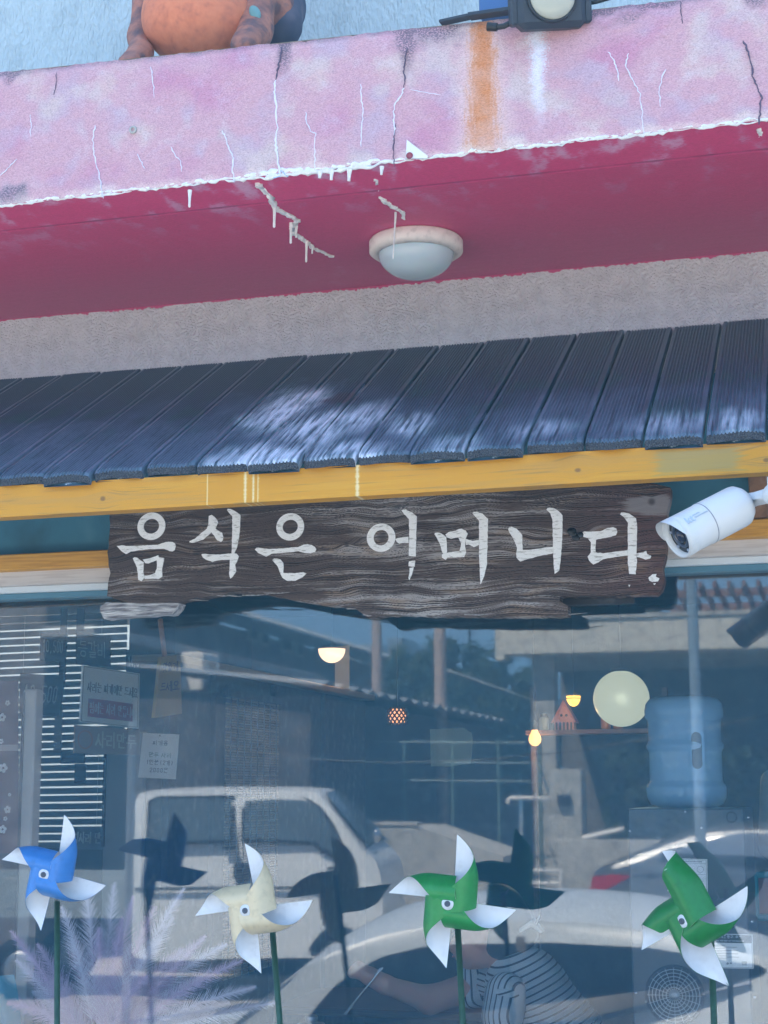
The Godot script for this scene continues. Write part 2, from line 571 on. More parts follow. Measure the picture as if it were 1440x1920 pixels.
# ---------------------------------------------------------------- the shop itself
func building() -> void:
	var b := thing("shop_building", "pale blue upper wall and grey stucco band of the shop", "building")
	mats.shop = b
	var up := B.new()
	up.span(Vector3(-7, 2.9, -0.3), Vector3(4.4, 5.0, 0.0))
	up.span(Vector3(-7, 2.9, -6.4), Vector3(4.4, 5.0, -6.1))
	up.span(Vector3(-7, 2.9, -6.1), Vector3(-6.7, 5.0, -0.3))
	up.span(Vector3(4.1, 2.9, -6.1), Vector3(4.4, 5.0, -0.3))
	up.span(Vector3(-7.2, 5.0, -6.6), Vector3(4.6, 5.2, 0.1))
	var bn := noise(0.05, 3, FastNoiseLite.TYPE_SIMPLEX, 44)
	var bm := relief(grime(c8(198, 208, 208), 0.04, 1.4, 0.85, 14), ntex(bn, 512), 0.45)
	bm.uv1_scale = Vector3(3.2, 1.1, 3.2)
	put("upper_wall", up.mesh(), bm, b)
	# the grey stucco band between soffit and awning, run down either side of the window
	var st := B.new()
	st.span(Vector3(-7, 2.13, -0.2), Vector3(4.4, 2.9, 0.03))
	st.span(Vector3(-7, -0.05, -0.2), Vector3(-2.8, 2.13, 0.03))
	st.span(Vector3(1.15, -0.05, -0.2), Vector3(4.4, 2.13, 0.03))
	st.span(Vector3(-2.8, -0.05, -0.2), Vector3(1.15, 0.82, 0.03))
	var sm := tri_mat(ntex(noise(0.02, 5), 256, [0.0, c8(200, 197, 198), 0.5, c8(211, 208, 209), 1.0, c8(218, 215, 216)]), Vector3.ONE * 1.5, 0.9)
	relief(sm, mats.worm, 0.6)
	sm.heightmap_flip_texture = true
	put("stucco_wall", st.mesh(), sm, b)
	sm.uv1_scale = Vector3.ONE * 4.0
	var tp := B.new()
	tp.span(Vector3(-2.8, 2.135, 0.03), Vector3(1.15, 2.55, 0.05))
	put("teal_panel", tp.mesh(), grime(c8(58, 116, 138), 0.12, 1.0, 0.55, 6), b)

func edge_y(px: float, top: bool) -> float:
	var x := P(px, 200, FACE).x
	return top_y(x) if top else 2.85
func top_y(x: float) -> float: return lerpf(3.160, 3.113, (x + 1.715) / 1.66)

func canopy() -> void:
	var n1 := noise(0.0035, 3, FastNoiseLite.TYPE_SIMPLEX_SMOOTH, 2)
	var n2 := noise(0.006, 3, FastNoiseLite.TYPE_SIMPLEX_SMOOTH, 3)
	var n3 := noise(0.012, 4, FastNoiseLite.TYPE_SIMPLEX_SMOOTH, 4)
	var nf := noise(0.22, 2, FastNoiseLite.TYPE_SIMPLEX, 5)
	var rust := P(905, 170, FACE).x
	var milk := P(1010, 150, FACE).x
	var x0 := -3.2
	var x1 := 1.2
	var grimes := [[P(810, 60, FACE).x, 0.09, 0.2], [P(1130, 20, FACE).x, 0.1, 0.16], [P(532, 95, FACE).x, 0.018, 0.34], [P(20, 160, FACE).x, 0.05, 0.1], [P(762, 80, FACE).x, 0.02, 0.5], [P(1235, 10, FACE).x, 0.05, 0.1], [P(1420, 60, FACE).x, 0.03, 0.2]]
	var low := P(15, 365, FACE).x
	var face_tex := painted(2000, 250, func(u: float, v: float) -> Color:
		var x := lerpf(x0, x1, u)
		var mx := x * 1000.0
		var my := v * 310.0
		var a := n1.get_noise_2d(mx, my)
		var b := n2.get_noise_2d(mx, my)
		var c := n3.get_noise_2d(mx, my)
		var f := nf.get_noise_2d(mx, my)
		var grit := nf.get_noise_2d(mx * 3.1, my * 3.1)
		c += f * 0.12
		var col := c8(204, 158, 168)
		col = col.lerp(c8(194, 128, 156), smoothstep(0.05, 0.7, a + c * 0.25) * 0.7)
		col = col.lerp(c8(190, 164, 180), smoothstep(0.0, 0.7, b - a * 0.4 + c * 0.25) * 0.75)
		col = col.lerp(c8(214, 194, 182), smoothstep(0.1, 0.7, -a + c * 0.4) * 0.6)
		col = col.lerp(c8(216, 198, 208), smoothstep(0.1, 0.8, c * 0.8 - b * 0.3 + f * 0.1) * 0.5)
		var dr := absf(x - rust + n3.get_noise_2d(0, my * 2.0) * 0.006) / (0.022 + v * 0.016)
		var streak := nf.get_noise_2d(mx * 0.7, my * 0.06)
		var rs := smoothstep(1.4, 0.3, dr + f * 0.25 + streak * 0.28)
		col = col.lerp(c8(226, 198, 190), smoothstep(2.4, 0.9, dr) * 0.6)
		col = col.lerp(c8(208, 128, 76), rs * clampf(0.85 - 0.3 * smoothstep(0.4, 1.0, v) + c * 0.45 + a * 0.3, 0.0, 0.95))
		var dm := absf(x - milk + n3.get_noise_2d(7, my * 2.0) * 0.008) / (0.026 - v * 0.016)
		col = col.lerp(c8(230, 230, 242), smoothstep(1.1, 0.3, dm + f * 0.6) * smoothstep(1.0, 0.4, v) * 0.9)
		var gr := smoothstep(0.05, 0.0, v) * 0.35
		for g in grimes: gr += smoothstep(1.2, 0.1, absf(x - g[0]) / g[1] + c * 0.5) * smoothstep(g[2], 0.0, v + c * 0.12)
		gr += smoothstep(1.0, 0.3, absf(x - low) / 0.06) * smoothstep(0.84, 0.98, v + c * 0.1)
		col = col.lerp(c8(92, 80, 96), clampf(gr * (0.75 + f * 1.6 + c * 0.8), 0.0, 0.8))
		col = col.lerp(c8(232, 208, 196), smoothstep(0.93, 1.0, v + c * 0.08) * 0.6)
		f = f * 0.6 + grit
		return col.lightened(clampf(f, 0.0, 1.0) * 0.16).darkened(clampf(-f, 0.0, 1.0) * 0.15))
	var fm := mat(Color.WHITE, 0.85)
	fm.albedo_texture = face_tex
	var cn := thing("concrete_canopy", "pink and lilac weathered concrete canopy with a crimson soffit", "canopy")
	var face := B.new()
	face.grid(420, 10, func(u: float, v: float) -> Vector3:
		var x := lerpf(x0, x1, u)
		var yt := top_y(x) + n3.get_noise_1d(x * 3000.0) * 0.004
		return Vector3(x, lerpf(2.85, yt, v), FACE + n2.get_noise_2d(x * 1000.0, v * 300.0) * 0.003 - pow(v, 16.0) * 0.006))
	var rough_face := noise(0.07, 5, FastNoiseLite.TYPE_SIMPLEX, 6)
	fm.heightmap_enabled = true
	var grain := NoiseTexture2D.new()
	grain.width = 2000
	grain.height = 141
	grain.noise = rough_face
	fm.heightmap_texture = grain
	fm.heightmap_scale = 0.2
	put("canopy_face", face.mesh(), fm, cn)
	var top := B.new()
	top.grid(60, 1, func(u: float, v: float) -> Vector3:
		var x := lerpf(x0, x1, u)
		return Vector3(x, top_y(x) - 0.004 * v, lerpf(FACE - 0.005, 0.0, v)))
	for s in [x0, x1]: top.quad(Vector3(s, 2.85, 0), Vector3(s, 2.85, FACE), Vector3(s, top_y(s), FACE), Vector3(s, top_y(s), 0))
	put("canopy_top", top.mesh(), mats.concrete, cn)
	# soffit: a drip groove near the edge
	var sof := painted(1024, 256, func(u: float, v: float) -> Color:       # v: 0 at the edge, 1 at the wall
		var mx := lerpf(x0, x1, u) * 1000.0
		var my := v * 760.0
		var c := n3.get_noise_2d(mx, my * 0.6)
		var b := n1.get_noise_2d(mx, my)
		var f := nf.get_noise_2d(mx, my)
		var col := c8(212, 76, 120).lerp(c8(190, 84, 124), smoothstep(0.25, 0.9, v))
		col = col.lerp(c8(214, 150, 180), smoothstep(0.05, 0.6, c + b * 0.4 + f * 0.2) * (smoothstep(0.4, 0.02, v) + 0.25 * smoothstep(0.6, 0.2, v)) * 0.85)
		col = col.lerp(c8(120, 44, 78), smoothstep(0.009, 0.003, absf(v - 0.157)) * (0.4 + c * 0.5))
		col = col.lerp(c8(196, 128, 160), smoothstep(0.3, 0.7, c * 0.8 - b * 0.4) * 0.25)
		return col.darkened(absf(f) * 0.08))
	var smt := mat(Color.WHITE, 0.5)
	smt.albedo_texture = sof
	relief(smt, mats.pebble, 0.05)
	var prof := [[FACE, 2.85], [0.70, 2.842], [0.652, 2.837], [0.646, 2.8405], [0.64, 2.8405], [0.634, SOFFIT - 0.0005], [0.36, SOFFIT + 0.001], [0.0, SOFFIT]]
	var so := B.new()
	so.sg = -1
	for i in prof.size() - 1:
		var z0: float = prof[i][0]
		var z1: float = prof[i + 1][0]
		so.quad(Vector3(x0, prof[i + 1][1], z1), Vector3(x1, prof[i + 1][1], z1), Vector3(x1, prof[i][1], z0), Vector3(x0, prof[i][1], z0),
			Vector2(0, 1 - z1 / FACE), Vector2(1, 1 - z1 / FACE), Vector2(1, 1 - z0 / FACE), Vector2(0, 1 - z0 / FACE))
	put("soffit", so.mesh(), smt, cn)
	# where the crimson paint was brushed over onto the stucco
	var br := B.new()
	var bottom := []
	for i in 1001:
		var x := lerpf(-2.6, 0.6, i / 1000.0)
		bottom.append(Vector3(x, SOFFIT - 0.002 - clampf(n3.get_noise_1d(x * 1400.0) * 0.007 + n3.get_noise_1d(x * 9000.0) * 0.007 + 0.001, 0.0, 0.012), 0.0315))
	for i in 1000: br.quad(bottom[i], bottom[i + 1], Vector3(bottom[i + 1].x, SOFFIT, 0.0315), Vector3(bottom[i].x, SOFFIT, 0.0315))
	put("paint_edge", br.mesh(), mat(c8(190, 78, 118), 0.6), cn)
	# cracks and their white bloom
	var dark := mat(c8(96, 84, 104), 0.95)
	var pale := mat(c8(226, 226, 238), 0.9)
	var sky_blue := mat(c8(178, 200, 228), 0.9)
	var lines := [[dark, 2.6, [528, 88, 524, 115, 521, 132, 517, 150]], [pale, 2.8, [517, 150, 515, 168, 517, 190, 520, 240, 517, 268, 519, 290, 526, 330]],
		[dark, 2.0, [764, 90, 760, 112, 757, 130, 760, 150, 757, 165]], [pale, 2.2, [757, 165, 752, 178, 740, 195, 738, 212, 740, 235, 737, 262]], [dark, 1.6, [741, 232, 738, 262, 738, 290, 740, 312]],
		[dark, 2.4, [1394, 76, 1404, 98, 1408, 118, 1412, 148, 1422, 168, 1428, 184, 1425, 210, 1423, 234]], [pale, 2.0, [415, 245, 422, 254, 430, 280, 437, 296, 436, 318, 439, 342]],
		[pale, 1.5, [320, 275, 328, 290, 338, 302, 341, 322]], [pale, 1.6, [178, 235, 174, 262, 176, 290, 184, 320, 189, 345, 194, 372]], [pale, 1.5, [573, 210, 576, 232, 582, 246, 592, 250, 590, 284, 590, 320]],
		[pale, 1.5, [676, 158, 678, 190, 681, 212, 678, 240, 677, 275]], [pale, 1.5, [1140, 97, 1150, 112, 1157, 130, 1160, 152]], [pale, 1.6, [1178, 100, 1172, 122, 1186, 148, 1200, 176, 1204, 210, 1207, 258]],
		[pale, 1.5, [1248, 130, 1240, 150, 1236, 172, 1238, 200]], [pale, 1.3, [282, 125, 287, 150, 289, 184]], [pale, 1.2, [57, 215, 58, 235, 57, 256]], [pale, 1.2, [0, 330, 14, 316, 32, 298]],
		[pale, 1.2, [258, 288, 264, 302, 271, 316]], [pale, 1.0, [770, 168, 800, 174, 826, 178]], [sky_blue, 1.6, [526, 330, 512, 334, 528, 320, 540, 332]], [dark, 1.2, [105, 136, 105, 160, 101, 178]], [dark, 1.3, [1277, 2, 1277, 24, 1280, 44]]]
	for l in lines:
		var pts := []
		for i in range(0, l[2].size(), 2): pts.append(P(l[2][i], l[2][i + 1], FACE + 0.001))
		var k := B.new()
		var fine := []
		for i in pts.size() - 1:
			for s in 5: fine.append(pts[i].lerp(pts[i + 1], s / 5.0) + Vector3(rng.randf_range(-1, 1), 0, 0) * 0.0016)
		fine.append(pts[-1])
		var rad := []
		for i in fine.size(): rad.append(l[1] * 0.0007 * rng.randf_range(0.55, 1.35) * (0.5 if i == 0 or i == fine.size() - 1 else 1.0))
		k.tube(fine, rad, 6)
		put("crack", k.mesh(), l[0], cn)
	# lime crust along the lower edge, with its drips
	var ridge := B.new()
	for pass_ in 3:
		var pts := []
		var rad := []
		for i in 360:
			var x := lerpf(-2.4, 0.4, i / 359.0)
			var px := 720.0 + (x + 0.82) * 860.0
			var heavy := smoothstep(180.0, 60.0, absf(px - 590.0)) + 0.35
			var w := absf(n3.get_noise_1d(x * 2500.0 + pass_ * 900.0)) * 1.6 + 0.3
			pts.append(Vector3(x, 2.851 + (pass_ - 1) * 0.004 * heavy + n3.get_noise_1d(x * 1500.0 + pass_ * 300.0) * 0.008, FACE - 0.002 + rng.randf_range(-0.002, 0.002)))
			rad.append(0.0046 * w * (0.55 + heavy * 0.6))
		ridge.tube(pts, rad, 7)
	put("lime_crust", ridge.mesh(), mats.crust, cn)
	for path in [[0.62, [482, 345, 497, 356, 510, 372, 513, 386, 530, 398, 546, 404, 558, 414, 548, 424, 552, 438, 566, 446, 578, 456, 588, 464, 604, 472, 626, 482]], [0.5, [702, 333, 713, 348, 709, 360, 718, 374, 734, 386, 748, 392, 756, 400, 757, 412]], [0.3, [1423, 240, 1425, 252, 1420, 262, 1421, 270]]]:
		var k := B.new()
		var q := []
		for i in range(0, path[1].size(), 2): q.append(Y(path[1][i], path[1][i + 1], SOFFIT + (0.006 if path[1][i + 1] < 372 else 0.0)))
		for pass_ in 3:
			var pts := []
			var rad := []
			for i in q.size() - 1:
				for s in 6:
					pts.append(q[i].lerp(q[i + 1], s / 6.0) + Vector3(rng.randf_range(-1, 1), rng.randf_range(-0.5, 0.1), rng.randf_range(-1, 1)) * 0.0042)
					rad.append(0.011 * path[0] * rng.randf_range(0.45, 1.1) * (1.0 - 0.6 * float(i) / q.size()))
			k.tube(pts, rad, 6)
		put("lime_vein", k.mesh(), mats.crust, cn)
	for dr in [[356, 360, 389, 0.0032], [515, 385, 427, 0.0036], [546, 418, 457, 0.0034], [556, 424, 446, 0.0028], [575, 452, 492, 0.003], [586, 462, 476, 0.0026], [742, 398, 486, 0.002], [622, 322, 338, 0.004], [655, 322, 340, 0.004], [600, 326, 334, 0.004], [716, 316, 328, 0.0034]]:
		var edge: bool = dr[1] < 362
		var a := P(dr[0], dr[1], FACE) if edge else Y(dr[0], dr[1], SOFFIT)
		var e := P(dr[0] - (5 if dr[0] == 742 else 1), dr[2], a.z)
		var k := B.new()
		k.tube([a + Vector3.UP * 0.004, a.lerp(e, 0.3), a.lerp(e, 0.7), e.lerp(a, 0.04), e], [dr[3] * 1.5, dr[3], dr[3] * 0.8, dr[3] * 0.85, dr[3] * 0.3], 7)
		put("drip", k.mesh(), mats.crust, cn)
	var hole := B.new()
	hole.lathe([Vector2(0.0045, 0.0), Vector2(0.009, 0.001), Vector2(0.008, 0.004), Vector2(0.0045, 0.003)], 14, Transform3D(Basis(Vector3.RIGHT, PI / 2), P(250, 244, FACE)))
	put("anchor_hole", hole.mesh(), mats.concrete, cn)
	var tab := thing("metal_tab", "small white triangular metal tab with a hole on the pink face", "bracket", P(770, 292, FACE))
	var tp := PackedVector2Array()
	for q in [[764, 264], [803, 294], [802, 299], [762, 299]]:
		var w := P(q[0], q[1], FACE)
		tp.append(Vector2(w.x, w.y))
	put("plate", B.new().prism(tp, FACE + 0.002, FACE + 0.006).mesh(), mats.white, tab)
	put("hole", B.new().lathe([Vector2(0.0, 0.0), Vector2(0.007, 0.0), Vector2(0.007, 0.0015)], 14, Transform3D(Basis(Vector3.RIGHT, PI / 2), P(768, 292, FACE + 0.0065))).mesh(), mat(c8(150, 70, 84), 0.7), tab)
	# the round lamp under the canopy
	var lc := Y(780, 452, SOFFIT)
	var l := thing("ceiling_lamp", "round white ceiling lamp with a frosted dome under the crimson soffit", "lamp", lc)
	var ring := B.new()
	ring.lathe([Vector2(0.0, 0.0), Vector2(0.104, 0.0), Vector2(0.107, -0.004), Vector2(0.107, -0.026), Vector2(0.1, -0.031), Vector2(0.088, -0.034), Vector2(0.086, -0.03)].map(func(p): return p), 56)
	put("lamp_ring", ring.mesh(), grime(c8(226, 214, 206), 0.1, 6.0, 0.5, 19), l, true)
	var dome := []
	for i in 13:
		var a := PI / 2 * i / 12.0
		dome.append(Vector2(0.086 * cos(a), -0.03 - 0.058 * sin(a)))
	var dm := mat(c8(186, 200, 206), 0.16)
	dm.subsurf_scatter_enabled = true
	dm.subsurf_scatter_strength = 0.3
	put("lamp_dome", B.new().lathe(dome, 48).mesh(), dm, l, true)

func roof_pt(x: float, t: float, up := 0.0) -> Vector3:    # t metres down the slope of the awning
	return Vector3(x, 2.676 - 0.5 * t + 0.866 * up, 0.03 + 0.866 * t + 0.5 * up)
func roof_at(px: float, py: float) -> Vector2:             # where a pixel falls on the awning: x, share of the slope
	var n := Vector3(0, 0.866, 0.5)
	var d := ray(px, py)
	var p := EYE + d * ((roof_pt(0, 0) - EYE).dot(n) / d.dot(n))
	return Vector2(p.x, (p.z - 0.03) / 0.866 / 0.85)

func awning() -> void:
	var n1 := noise(0.006, 3, FastNoiseLite.TYPE_SIMPLEX_SMOOTH, 12)
	var n2 := noise(0.02, 4, FastNoiseLite.TYPE_SIMPLEX_SMOOTH, 13)
	var n3 := noise(0.08, 2, FastNoiseLite.TYPE_SIMPLEX, 14)
	var spots := []
	for s in [[545, 760, 0.1, 0.22, 1.0], [515, 845, 0.11, 0.12, 1.0], [590, 800, 0.09, 0.2, 0.9], [420, 860, 0.06, 0.08, 0.6], [690, 775, 0.07, 0.16, 0.8], [660, 845, 0.1, 0.12, 0.9], [770, 790, 0.06, 0.12, 0.7], [1385, 780, 0.05, 0.1, 0.7], [1010, 800, 0.08, 0.08, 0.5], [1250, 790, 0.1, 0.1, 0.5], [850, 830, 0.06, 0.08, 0.5]]:
		var p := roof_at(s[0], s[1])
		spots.append([p.x, p.y, s[2], s[3], s[4]])
	var blob := roof_at(640, 745)
	var tex := painted(1500, 420, func(u: float, v: float) -> Color:
		var x := lerpf(-2.7, 0.7, u)
		var mx := x * 1000.0
		var my := v * 920.0
		var a := n1.get_noise_2d(mx, my * 0.7)
		var b := n2.get_noise_2d(mx, my * 0.5)
		var f := n3.get_noise_2d(mx * 1.5, my * 0.5)
		var wear_sheen := smoothstep(0.42, 0.95, v + a * 0.25 + b * 0.05 + 0.12 * smoothstep(-0.6, -1.4, x)) * 0.85 + b * 0.14 * smoothstep(0.3, 0.6, v)  # worn paint, plus a broad pale sheen painted in lower down and leftwards
		var white := 0.0
		for s in spots:
			var q := Vector2((x - s[0]) / s[2], (v - s[1]) / s[3]).length() + b * 0.35 + a * 0.4
			white = maxf(white, smoothstep(1.3, 0.3, q) * s[4])
		var col := c8(34, 64, 82).lerp(c8(24, 76, 78), smoothstep(0.0, 0.6, -a + b * 0.5) * smoothstep(0.1, 0.5, v) * 0.8)
		col = col.lerp(c8(90, 110, 128), clampf(wear_sheen + f * 0.12 * smoothstep(0.4, 0.7, v), 0.0, 1.0))
		col = col.lerp(c8(218, 225, 236), clampf(white * (0.85 + b * 0.5 - n2.get_noise_2d(mx * 4.0, my * 0.22) * 0.8), 0.0, 1.0))
		col = col.lerp(c8(58, 56, 70), smoothstep(1.0, 0.4, Vector2((x - blob.x) / 0.05, (v - blob.y) / 0.07).length() + b * 0.6) * 0.85)
		var lines := n2.get_noise_2d(mx * 4.0, my * 0.22)
		col = col.lerp(c8(34, 62, 74), smoothstep(0.05, 0.5, lines) * smoothstep(0.4, 0.8, v) * 0.6)
		return col)
	var pm := mat(Color.WHITE, 0.34)
	pm.albedo_texture = tex
	var endm := tri_mat(ntex(noise(0.12, 4, FastNoiseLite.TYPE_SIMPLEX, 30), 256, [0.0, c8(36, 44, 58), 0.5, c8(58, 66, 80), 0.7, c8(84, 92, 100), 0.86, c8(130, 134, 136), 1.0, c8(70, 74, 84)]), Vector3.ONE * 9.0, 0.9, mats.bump, 0.6)
	var aw := thing("plank_awning", "sloping awning of dark blue ribbed planks over a yellow beam", "awning")
	var pitch := 0.1125
	for i in 29:
		var xm := -0.319 + 0.056 + (i - 21) * pitch
		var w := 0.1125 - 0.0052
		var len := 0.848 + rng.randf_range(-0.008, 0.012)
		var lift := rng.randf_range(-0.0015, 0.0015)
		var lean := rng.randf_range(-0.002, 0.002)
		var th := 0.017
		var cs := [Vector2(0, -0.004), Vector2(0.002, 0.0)]
		for r in 13:
			var a := 0.009 + r * (w - 0.018) / 13.0
			var s := (w - 0.018) / 13.0
			cs.append_array([Vector2(a, 0.0), Vector2(a + s * 0.24, -0.0026), Vector2(a + s * 0.6, -0.0026), Vector2(a + s * 0.8, 0.0)])
		cs.append_array([Vector2(w - 0.002, 0.0), Vector2(w, -0.004)])
		var steps := [0.0, 0.3, 0.6, 0.8, len - 0.008, len]
		var top := B.new()
		var pt := func(k: Vector2, t: float) -> Vector3:
			var bow := (k.x / w - 0.5) * (k.x / w - 0.5) * -0.004
			var drop := 0.0 if t < len - 0.001 else -0.004
			var e := absf(k.x / w - 0.5) * 2.0
			var tt := t - (0.016 * pow(e, 5.0) * (0.5 + 0.5 * sin(i * 1.7)) + 0.004 * sin(k.x * 70.0 + i)) * smoothstep(len - 0.1, len, t)
			return roof_pt(xm - w * 0.5 + k.x + lean * t, tt, k.y + lift + bow + drop - 0.006 * pow(e, 6.0) * smoothstep(len - 0.03, len, t))
		var uv := func(k: Vector2, t: float) -> Vector2: return Vector2((xm - w * 0.5 + k.x + 2.7) / 3.4, t / 0.865)
		for j in steps.size() - 1:
			for k in cs.size() - 1:
				top.quad(pt.call(cs[k], steps[j + 1]), pt.call(cs[k + 1], steps[j + 1]), pt.call(cs[k + 1], steps[j]), pt.call(cs[k], steps[j]),
					uv.call(cs[k], steps[j + 1]), uv.call(cs[k + 1], steps[j + 1]), uv.call(cs[k + 1], steps[j]), uv.call(cs[k], steps[j]))
			for side in [0, 1]:
				var k := Vector2(w * side, -0.004)
				var kb := Vector2(w * side, -th)
				var a := [pt.call(kb, steps[j + side]), pt.call(kb, steps[j + 1 - side]), pt.call(k, steps[j + 1 - side]), pt.call(k, steps[j + side])]
				top.quad(a[1], a[0], a[3], a[2], uv.call(k, steps[j + 1]), uv.call(k, steps[j]), uv.call(k, steps[j]), uv.call(k, steps[j + 1]))
			var u0 := Vector2(0, -th)
			var u1 := Vector2(w, -th)
			top.quad(pt.call(u0, steps[j]), pt.call(u1, steps[j]), pt.call(u1, steps[j + 1]), pt.call(u0, steps[j + 1]))
		var m := top.mesh()
		var end := B.new()
		for k in cs.size() - 1:
			var a := Vector2(cs[k].x, -th)
			var b := Vector2(cs[k + 1].x, -th)
			end.quad(pt.call(a, len), pt.call(b, len), pt.call(cs[k + 1], len), pt.call(cs[k], len))
		end.mesh(m)
		var o := put("plank", m, pm, aw)
		o.set_surface_override_material(1, endm)
	# the yellow beam under their ends
	var yb := P(0, 974, 0.74).y
	var yr := P(1395, 884, 0.74).y
	var g1 := noise(0.004, 4, FastNoiseLite.TYPE_SIMPLEX_SMOOTH, 40)
	var g2 := noise(0.03, 3, FastNoiseLite.TYPE_SIMPLEX_SMOOTH, 41)
	var patch := P(1310, 858, 0.74).x
	var drips := [[P(389, 900, 0.74).x, 0.002], [P(460, 900, 0.74).x, 0.004], [P(475, 900, 0.74).x, 0.003], [P(670, 900, 0.74).x, 0.005], [P(484, 900, 0.74).x, 0.002]]
	var knots := [[P(193, 925, 0.74).x, 0.55], [P(1083, 866, 0.74).x, 0.55], [P(1437, 862, 0.74).x, 0.6]]
	var bt := painted(1600, 60, func(u: float, v: float) -> Color:
		var x := lerpf(-2.7, 0.7, u)
		var gx := x * 1000.0
		var yy := v * 90.0
		for k in knots: yy += 10.0 * exp(-pow((x - k[0]) / 0.03, 2.0)) * signf(v - k[1] + 0.001) * -1.0
		var a := g1.get_noise_2d(gx * 0.4, yy * 6.0)
		var b := g2.get_noise_2d(gx * 0.12, yy * 3.0)
		var col := c8(206, 144, 30).lerp(c8(190, 140, 62), smoothstep(0.0, 0.5, a + b * 0.4) * 0.6)
		col = col.lerp(c8(214, 158, 48), smoothstep(0.1, 0.6, -a + b * 0.3) * 0.5)
		col = col.lerp(c8(140, 106, 56), smoothstep(0.3, 0.6, b) * 0.45)
		col = col.lerp(c8(158, 142, 92), smoothstep(1.0, 0.75, maxf(absf(x - patch) / 0.085, absf(v - 0.5) / 0.42) + b * 0.3) * 0.7)
		for k in knots: col = col.lerp(c8(120, 84, 44), smoothstep(1.0, 0.5, Vector2((x - k[0]) / 0.0075, (v - k[1]) / 0.09).length()) * 0.75)
		for d in drips: col = col.lerp(c8(236, 224, 192), smoothstep(1.0, 0.3, absf(x - d[0]) / d[1] + b * 0.5) * 0.75)
		return col)
	var bm := mat(Color.WHITE, 0.5)
	bm.albedo_texture = bt
	var bp := B.new()
	var q0 := -2.7
	var q1 := 0.7
	var yl := lerpf(yb, yr, 0.0)
	bp.quad(Vector3(q0, yl, 0.74), Vector3(q1, yr, 0.74), Vector3(q1, 2.236, 0.74), Vector3(q0, 2.236, 0.74))
	bp.quad(Vector3(q0, yl, 0.70), Vector3(q1, yr, 0.70), Vector3(q1, yr, 0.74), Vector3(q0, yl, 0.74), Vector2(0, 0.9), Vector2(1, 0.9), Vector2(1, 1), Vector2(0, 1))
	bp.quad(Vector3(q1, yr, 0.70), Vector3(q0, yl, 0.70), Vector3(q0, 2.206, 0.70), Vector3(q1, 2.206, 0.70))
	put("fascia_beam", bp.mesh(), bm, aw)
	for sx in [P(1415, 900, 0.2).x, P(1415, 900, 0.2).x - 2.35]:
		var k := B.new()
		k.span(Vector3(sx - 0.018, 2.2, 0.052), Vector3(sx + 0.022, 2.56, 0.1), 0.003)
		k.beam(Vector3(sx, 2.56, 0.1), Vector3(sx, 2.21, 0.695), 0.04, 0.05, 0.003)
		put("bracket", k.mesh(), grime(c8(132, 96, 70), 0.15, 4.0, 0.6, 16), aw)
	var rail := B.new()
	rail.span(Vector3(-2.75, 2.157, 0.052), Vector3(1.1, 2.197, 0.1), 0.003)
	put("lower_rail", rail.mesh(), wood(c8(210, 152, 60), c8(184, 128, 52), 0.55), aw)

func window() -> void:
	var w := thing("shop_window", "wide shop window with a white frame, mirroring the street", "window", Vector3(-0.8, 0.85, 0))
	var bd := B.new()
	bd.span(Vector3(-2.8, 2.122, 0.0), Vector3(1.15, 2.157, 0.062))
	put("head_board", bd.mesh(), wood(c8(204, 198, 194), c8(186, 178, 174), 0.7), w)
	var fr := B.new()
	fr.span(Vector3(-2.8, 2.106, -0.05), Vector3(1.15, 2.122, 0.045), 0.002)
	fr.span(Vector3(-2.8, 0.82, -0.05), Vector3(1.15, 0.87, 0.045), 0.002)
	fr.span(Vector3(-2.8, 0.87, -0.05), Vector3(-2.74, 2.106, 0.045), 0.002)
	fr.span(Vector3(1.09, 0.87, -0.05), Vector3(1.15, 2.106, 0.045), 0.002)
	put("frame", fr.mesh(), mat(c8(214, 220, 222), 0.4), w)
	var tb := B.new()
	tb.span(Vector3(-2.74, 2.092, -0.03), Vector3(1.09, 2.106, 0.03), 0.002)
	put("glazing_bead", tb.mesh(), mat(c8(86, 130, 148), 0.45), w)
	# double glazing: two sheets of glass, the outer one dusty
	for k in 2:
		var z := 0.003 - k * 0.0056
		var g := B.new()
		g.span(Vector3(-2.74, 0.87, z - 0.0025), Vector3(1.09, 2.092, z + 0.0025))
		put("pane", g.mesh(), pane_mat(0.075 if k == 0 else 0.0, c8(64, 146, 188)), w)
	var added_sheet := B.new()                                     # extra sheet added behind the panes to strengthen the reflections
	added_sheet.quad(Vector3(-2.74, 0.87, -0.009), Vector3(1.09, 0.87, -0.009), Vector3(1.09, 2.092, -0.009), Vector3(-2.74, 2.092, -0.009))
	put("added_sheet", added_sheet.mesh(), pane_mat(0.0, c8(150, 182, 216)), w)
	var sill := B.new()
	sill.span(Vector3(-2.8, 0.78, -0.2), Vector3(1.15, 0.818, 0.12), 0.006)
	put("sill", sill.mesh(), mats.concrete, w)

# ---------------------------------------------------------------- the wooden sign
func flat(list: Array, z: float, o := Vector2.ZERO, k := 1.0) -> PackedVector2Array:     # pixel pairs -> outline in the plane z
	var poly := PackedVector2Array()
	for i in range(0, list.size(), 2):
		var p := P(o.x + list[i] / k, o.y + list[i + 1] / k, z)
		poly.append(Vector2(p.x, p.y))
	return poly
func ragged(poly: PackedVector2Array, step: float, amp: float) -> PackedVector2Array:
	var to := PackedVector2Array()
	for i in poly.size():
		var a := poly[i]
		var b := poly[(i + 1) % poly.size()]
		var n := maxi(1, int(a.distance_to(b) / step))
		for s in n: to.append(a.lerp(b, float(s) / n) + Vector2(rng.randf_range(-1, 1), rng.randf_range(-1, 1)) * amp)
	return to

